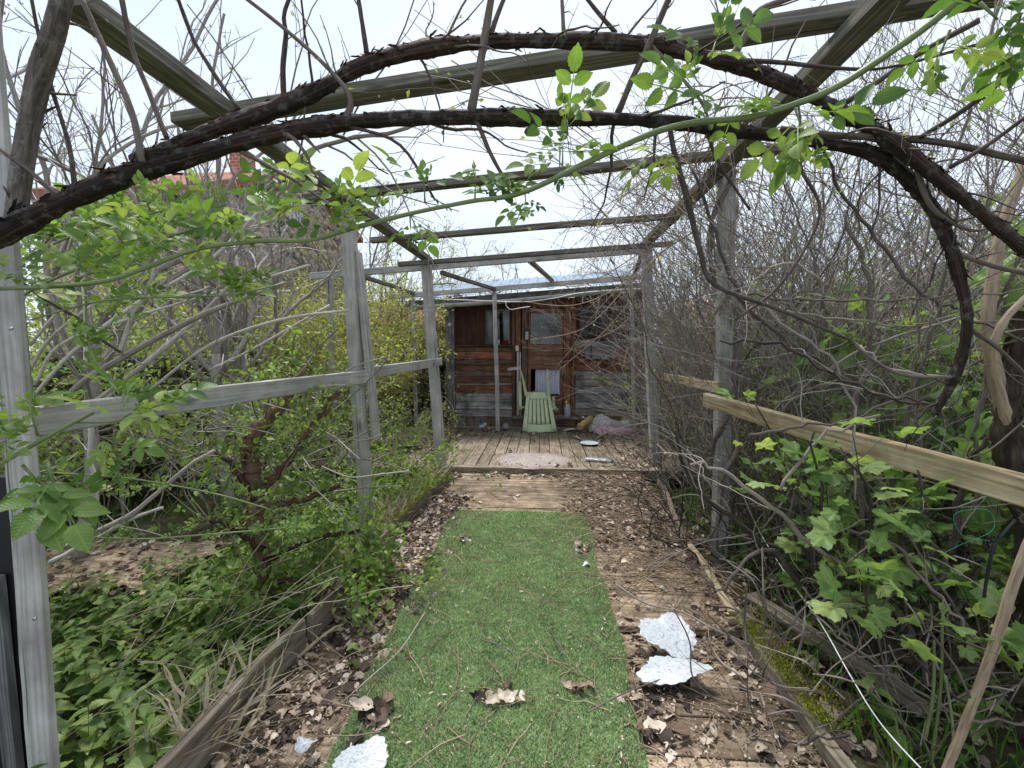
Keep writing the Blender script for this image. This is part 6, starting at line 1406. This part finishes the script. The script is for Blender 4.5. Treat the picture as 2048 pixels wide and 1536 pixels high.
# grass
n = 32000; s_ = rs.random(n); x = np.where(s_ < .5, rs.uniform(-5, -1.12, n), rs.uniform(1.1, 5, n)); y = 1.0 + 8 * rs.random(n) ** 1.3; k = ~((y > 4.3) & (y < 6.7) & (x > -2.5) & (x < 1.6)); x = x[k]; y = y[k]; n = len(x)
k = ~((x < -2.2) & (x > -3.5) & (y > 2.3) & (y < 3.15)); x = x[k]; y = y[k]; n = len(x)
cl = (np.sin(x * 3.1 + 1) * np.sin(y * 2.7) + rs.normal(0, .4, n)) > -.1; x = x[cl]; y = y[cl]; n = len(x)
mb = MB(); place(mb, LF_blade, np.stack([x, y, gzv(x, y)], 1), np.stack([rs.normal(0, .35, n), rs.normal(0, .35, n), np.ones(n)], 1), rs.normal(0, 1, (n, 3)), rs.uniform(.07, .2, n)); single('grass', mb, L_grass, None, None, kind='stuff')
# dry grass along the left edging and on the pale board
n = 1500; y = rs.uniform(1.2, 4.3, n); x = -1.13 + rs.normal(0, .06, n) - .12 * (rs.random(n) < .3); cl = np.sin(y * 6 + 1) + rs.normal(0, .5, n) > .2; x = x[cl]; y = y[cl]; n = len(x)
mb = MB(); place(mb, LF_blade, np.stack([x, y, gzv(x, y) + .05], 1), np.stack([rs.normal(.25, .6, n), rs.normal(0, .6, n), np.ones(n)], 1), rs.normal(0, 1, (n, 3)), rs.uniform(.1, .28, n)); single('dry_grass', mb, L_dry, None, None, kind='stuff')
n = 500; x = pc[0] + rs.uniform(-.8, .5, n); y = pc[1] + rs.uniform(-.35, .35, n); a = rs.uniform(0, 6.28, n); mb = MB(); m = rs.random(n) < .5
for tt, mm in ((LF_dead[1], m), (LF_dead[4], ~m)): q = mm.sum(); place(mb, tt, np.stack([x[mm], y[mm], np.full(q, -.07)], 1), np.stack([np.cos(a[mm]), np.sin(a[mm]), rs.normal(0, .1, q)], 1), np.stack([rs.normal(0, .2, q), rs.normal(0, .2, q), np.ones(q)], 1), .05 * (.2 + rs.random(q) ** 2))
single('leaf_litter', mb, L_dead, None, None, kind='stuff')
# moss on the right edging and left edging
def moss(name, label, pa, pb, n, wd, seed):
    rs = np.random.RandomState(seed); t = rs.random(n); lump = .5 + .5 * np.sin(t * 17 + seed); t = t[rs.random(n) < .25 + lump]; n = len(t)
    p = pa + (pb - pa) * t[:, None]; lump = .5 + .5 * np.sin(t * 17 + seed); p = p + np.stack([rs.normal(0, wd, n), rs.normal(0, .01, n), np.abs(rs.normal(0, .007, n)) + .01 * lump], 1)
    mb = MB(); place(mb, LF_fold, p, np.stack([rs.normal(0, .6, n), rs.normal(0, .6, n), np.ones(n)], 1), rs.normal(0, 1, (n, 3)), rs.uniform(.006, .012, n)); return single(name, mb, L_moss, None, None, kind='stuff')
moss('moss', '', f0 + [0, 0, .028], f1 + [0, 0, .028], 5200, .02, 1); moss('moss', '', e2 + [.03, .45, .06], e3 + [0, -.5, .07], 3200, .016, 2); moss('moss', '', f0 + [.09, .02, 0], f1 + [.1, .1, .0], 1600, .03, 5)

# ---------- leaf litter
def litter(name, n, region, zf, size, flat=.25, seed=1, tset=LF_dead, rn=None):
    rs = np.random.RandomState(seed); x, y, w_ = region(rs, n); k = rs.random(len(x)) < w_; x = x[k]; y = y[k]; n = len(x); a = rs.uniform(0, 6.28, n); mb = MB()
    z = zf(x, y) + np.abs(rs.normal(0, .007, n)) + .004
    for i in range(len(tset)):
        m = np.arange(n) % len(tset) == i; q = m.sum()
        if not q: continue
        place(mb, tset[i], np.stack([x[m], y[m], z[m]], 1), np.stack([np.cos(a[m]), np.sin(a[m]), rs.normal(0, flat, q)], 1), np.stack([rs.normal(0, flat * 1.5, q), rs.normal(0, flat * 1.5, q), np.ones(q)], 1), size * (.22 + 1.1 * rs.random(q) ** 3), rn(rs, q) if rn else rs.random(q) ** 1.1)
    return single(name, mb, L_dead, None, None, kind='stuff')
pz = lambda x, y: np.where(y < 1.93, -.033, .002)
def reg_left(rs, n):
    y = 1.1 + 2.6 * rs.random(n) ** .9; x = rs.uniform(-1.06, -.5, n); t = np.clip((x + 1.06) / .36, 0, 1.6)
    cl = .5 + .5 * np.sin(x * 21 + 3 * np.sin(y * 7)) * np.sin(y * 11 + 1); w_ = np.where(x < -.70, .25 + .75 * cl - .15 * (y < 1.7), np.where(y < 2.6, np.exp(-(x + .70) / .07) * (.35 + cl * .6) * np.clip((y - 1.45) / .3, .05, 1), np.exp(-(x + .70) / .04) * .7)); return x, y, w_
def reg_right(rs, n):
    y = 1.1 + 3.3 * rs.random(n); x = rs.uniform(.30, 1.02, n); cl = .5 + .5 * np.sin(x * 17 + 3 * np.sin(y * 6)) * np.sin(y * 9)
    w_ = np.where(y > 2.75, .95, np.where(y > 1.93, .06 + .2 * cl ** 2 + .3 * (x > .85), .05 + .6 * cl ** 1.5)) * np.clip((x - .33) / .07, .03, 1); return x, y, w_
def reg_top(rs, n):
    y = rs.uniform(3.3, 4.4, n); x = rs.uniform(-1.0, 1.0, n); w_ = np.where(x > .25 + .12 * np.sin(y * 7), 1., .03 + .4 * (y > 4.2) + .5 * (x < -.85)); return x, y, w_
litter('leaf_litter', 7200, reg_left, pz, .05, .12, 1); litter('leaf_litter', 5200, reg_right, pz, .046, .10, 2); litter('leaf_litter', 4200, reg_top, pz, .046, .12, 3)
def reg_deck(rs, n):
    y = rs.uniform(4.42, 6.6, n); x = rs.uniform(-2.4, 1.5, n); w_ = np.clip(.05 + .9 * (x < -1.25) + .7 * (y > 6.3) + .5 * (y < 4.6) * (x > -.5) + .7 * (x > .75), 0, 1); return x, y, w_
litter('leaf_litter', 3600, reg_deck, lambda x, y: np.full(len(x), .055), .05, .25, 4)
def reg_out(rs, n):
    x = np.where(rs.random(n) < .25, rs.uniform(-2.2, -1.12, n), rs.uniform(1.02, 3.2, n)); y = 1.0 + 3.5 * rs.random(n) ** 1.2; return x, y, np.full(n, .8)
litter('leaf_litter', 5200, reg_out, gzv, .065, .3, 5, rn=lambda rs, q: np.clip(rs.beta(1.1, 1.6, q), 0, 1))
# small crumbs, seed wings and dark bits over carpet and boards
def reg_all(rs, n):
    y = 1.1 + 3.2 * rs.random(n) ** 1.2; x = rs.uniform(-1.03, 1.0, n); return x, y, np.full(n, 1.) * np.where((x > -.66) & (x < .33), .5, 1) * np.where((y > 3.3) & (x < .25), .25, 1)
czf = lambda x, y: np.where((x > cx0) & (x < cx1) & (y < cy1), -.018 + .034 * np.clip((y - 1.74) / .17, 0, 1), np.where(y < 1.93, -.03, .004))
litter('seed_litter', 2200, reg_all, czf, .022, .15, 6, [grid_leaf(3, .28, .3, .1)], lambda rs, q: rs.uniform(.55, 1, q)); litter('leaf_crumbs', 17000, reg_all, czf, .012, .4, 7, [LF_fold], lambda rs, q: rs.uniform(.0, .8, q)); litter('leaf_crumbs', 7000, reg_left, pz, .02, .3, 17, [LF_fold, LF_dead[2]], lambda rs, q: rs.uniform(.0, .95, q)); litter('leaf_crumbs', 7000, reg_right, pz, .018, .3, 18, [LF_fold, LF_dead[5]], lambda rs, q: rs.uniform(.0, .95, q))
# three clumps of big wet leaves on the carpet
rs = np.random.RandomState(8); mb = MB()
for (px, py, n, s) in ((1000, 1385, 12, .055), (765, 1420, 22, .07), (1160, 1105, 16, .05), (930, 1085, 14, .04), (1250, 1390, 8, .035), (1490, 1350, 7, .06), (700, 1240, 16, .06), (1160, 1365, 6, .045), (1310, 1440, 14, .06)):
    c = G(px, py, 0); c[2] = czf(np.array([c[0]]), np.array([c[1]]))[0]
    pos = c + np.stack([rs.normal(0, .03, n), rs.normal(0, .03, n), np.abs(rs.normal(0, .008, n))], 1)
    for i in range(n):
        place(mb, LF_dead[rs.randint(14)], pos[i:i + 1], [[rs.normal(), rs.normal(), rs.normal(0, .3)]], [[rs.normal(0, .4), rs.normal(0, .4), 1]], s * rs.uniform(.6, 1.3))
single('leaf_clumps', mb, L_dead, None, None, kind='stuff')
# fallen twigs on carpet and boards
R = random.Random(12); mb = MB(); out = []
def ftw(x, y, L, a, r, zb):
    n = 7; pts = []; 
    for i in range(n + 1): pts.append((x, y, zb + .003 + .006 * math.sin(i * 1.1 + x * 9) ** 2)); x += math.cos(a) * L / n; y += math.sin(a) * L / n; a += R.gauss(0, .16) + .04
    return pts
for k in range(900):
    y = 1.15 + 3.1 * R.random() ** 1.3; x = R.uniform(-1., 1.0)
    if -.66 < x < .33 and R.random() < .3: continue
    zb = float(czf(np.array([x]), np.array([y]))[0]); r = R.choice([.001, .0013, .0018, .0026]); out.append((ftw(x, y, R.uniform(.06, .32), R.uniform(0, 6.28), r, zb), r, r * .6))
for k in range(420):
    y = R.uniform(2.2, 4.4); x = R.uniform(.35, 1.1); out.append((ftw(x, y, R.uniform(.15, .5), R.uniform(1.8, 4.2), .002, R.uniform(.0, .05)), .0025, .0015))
tubes(mb, out, 5); single('fallen_twigs', mb, B_tan, None, None, kind='stuff')
for (pp, lab, mt) in (([(850, 1225), (800, 1300), (740, 1355), (690, 1400)], 'long thin grey twig lying across the left edge of the carpet', B_grey), ([(1175, 1425), (1230, 1395), (1290, 1370), (1345, 1350)], 'dark curved twig lying at the right edge of the carpet', B_dark), ([(1100, 1250), (1108, 1275), (1125, 1300), (1120, 1310)], 'short dark forked twig in the middle of the carpet', B_dark), ([(965, 1280), (1000, 1290), (1030, 1308)], 'short dark twig on the carpet above the wet leaf clump', B_dark)):
    pts = spline([G(a, b_, .02) for a, b_ in pp], 5); mb = MB(); tubes(mb, [(pts, .0032, .0018)], 6, .1); single('fallen_twig', mb, mt, lab, 'twig', pts[0])
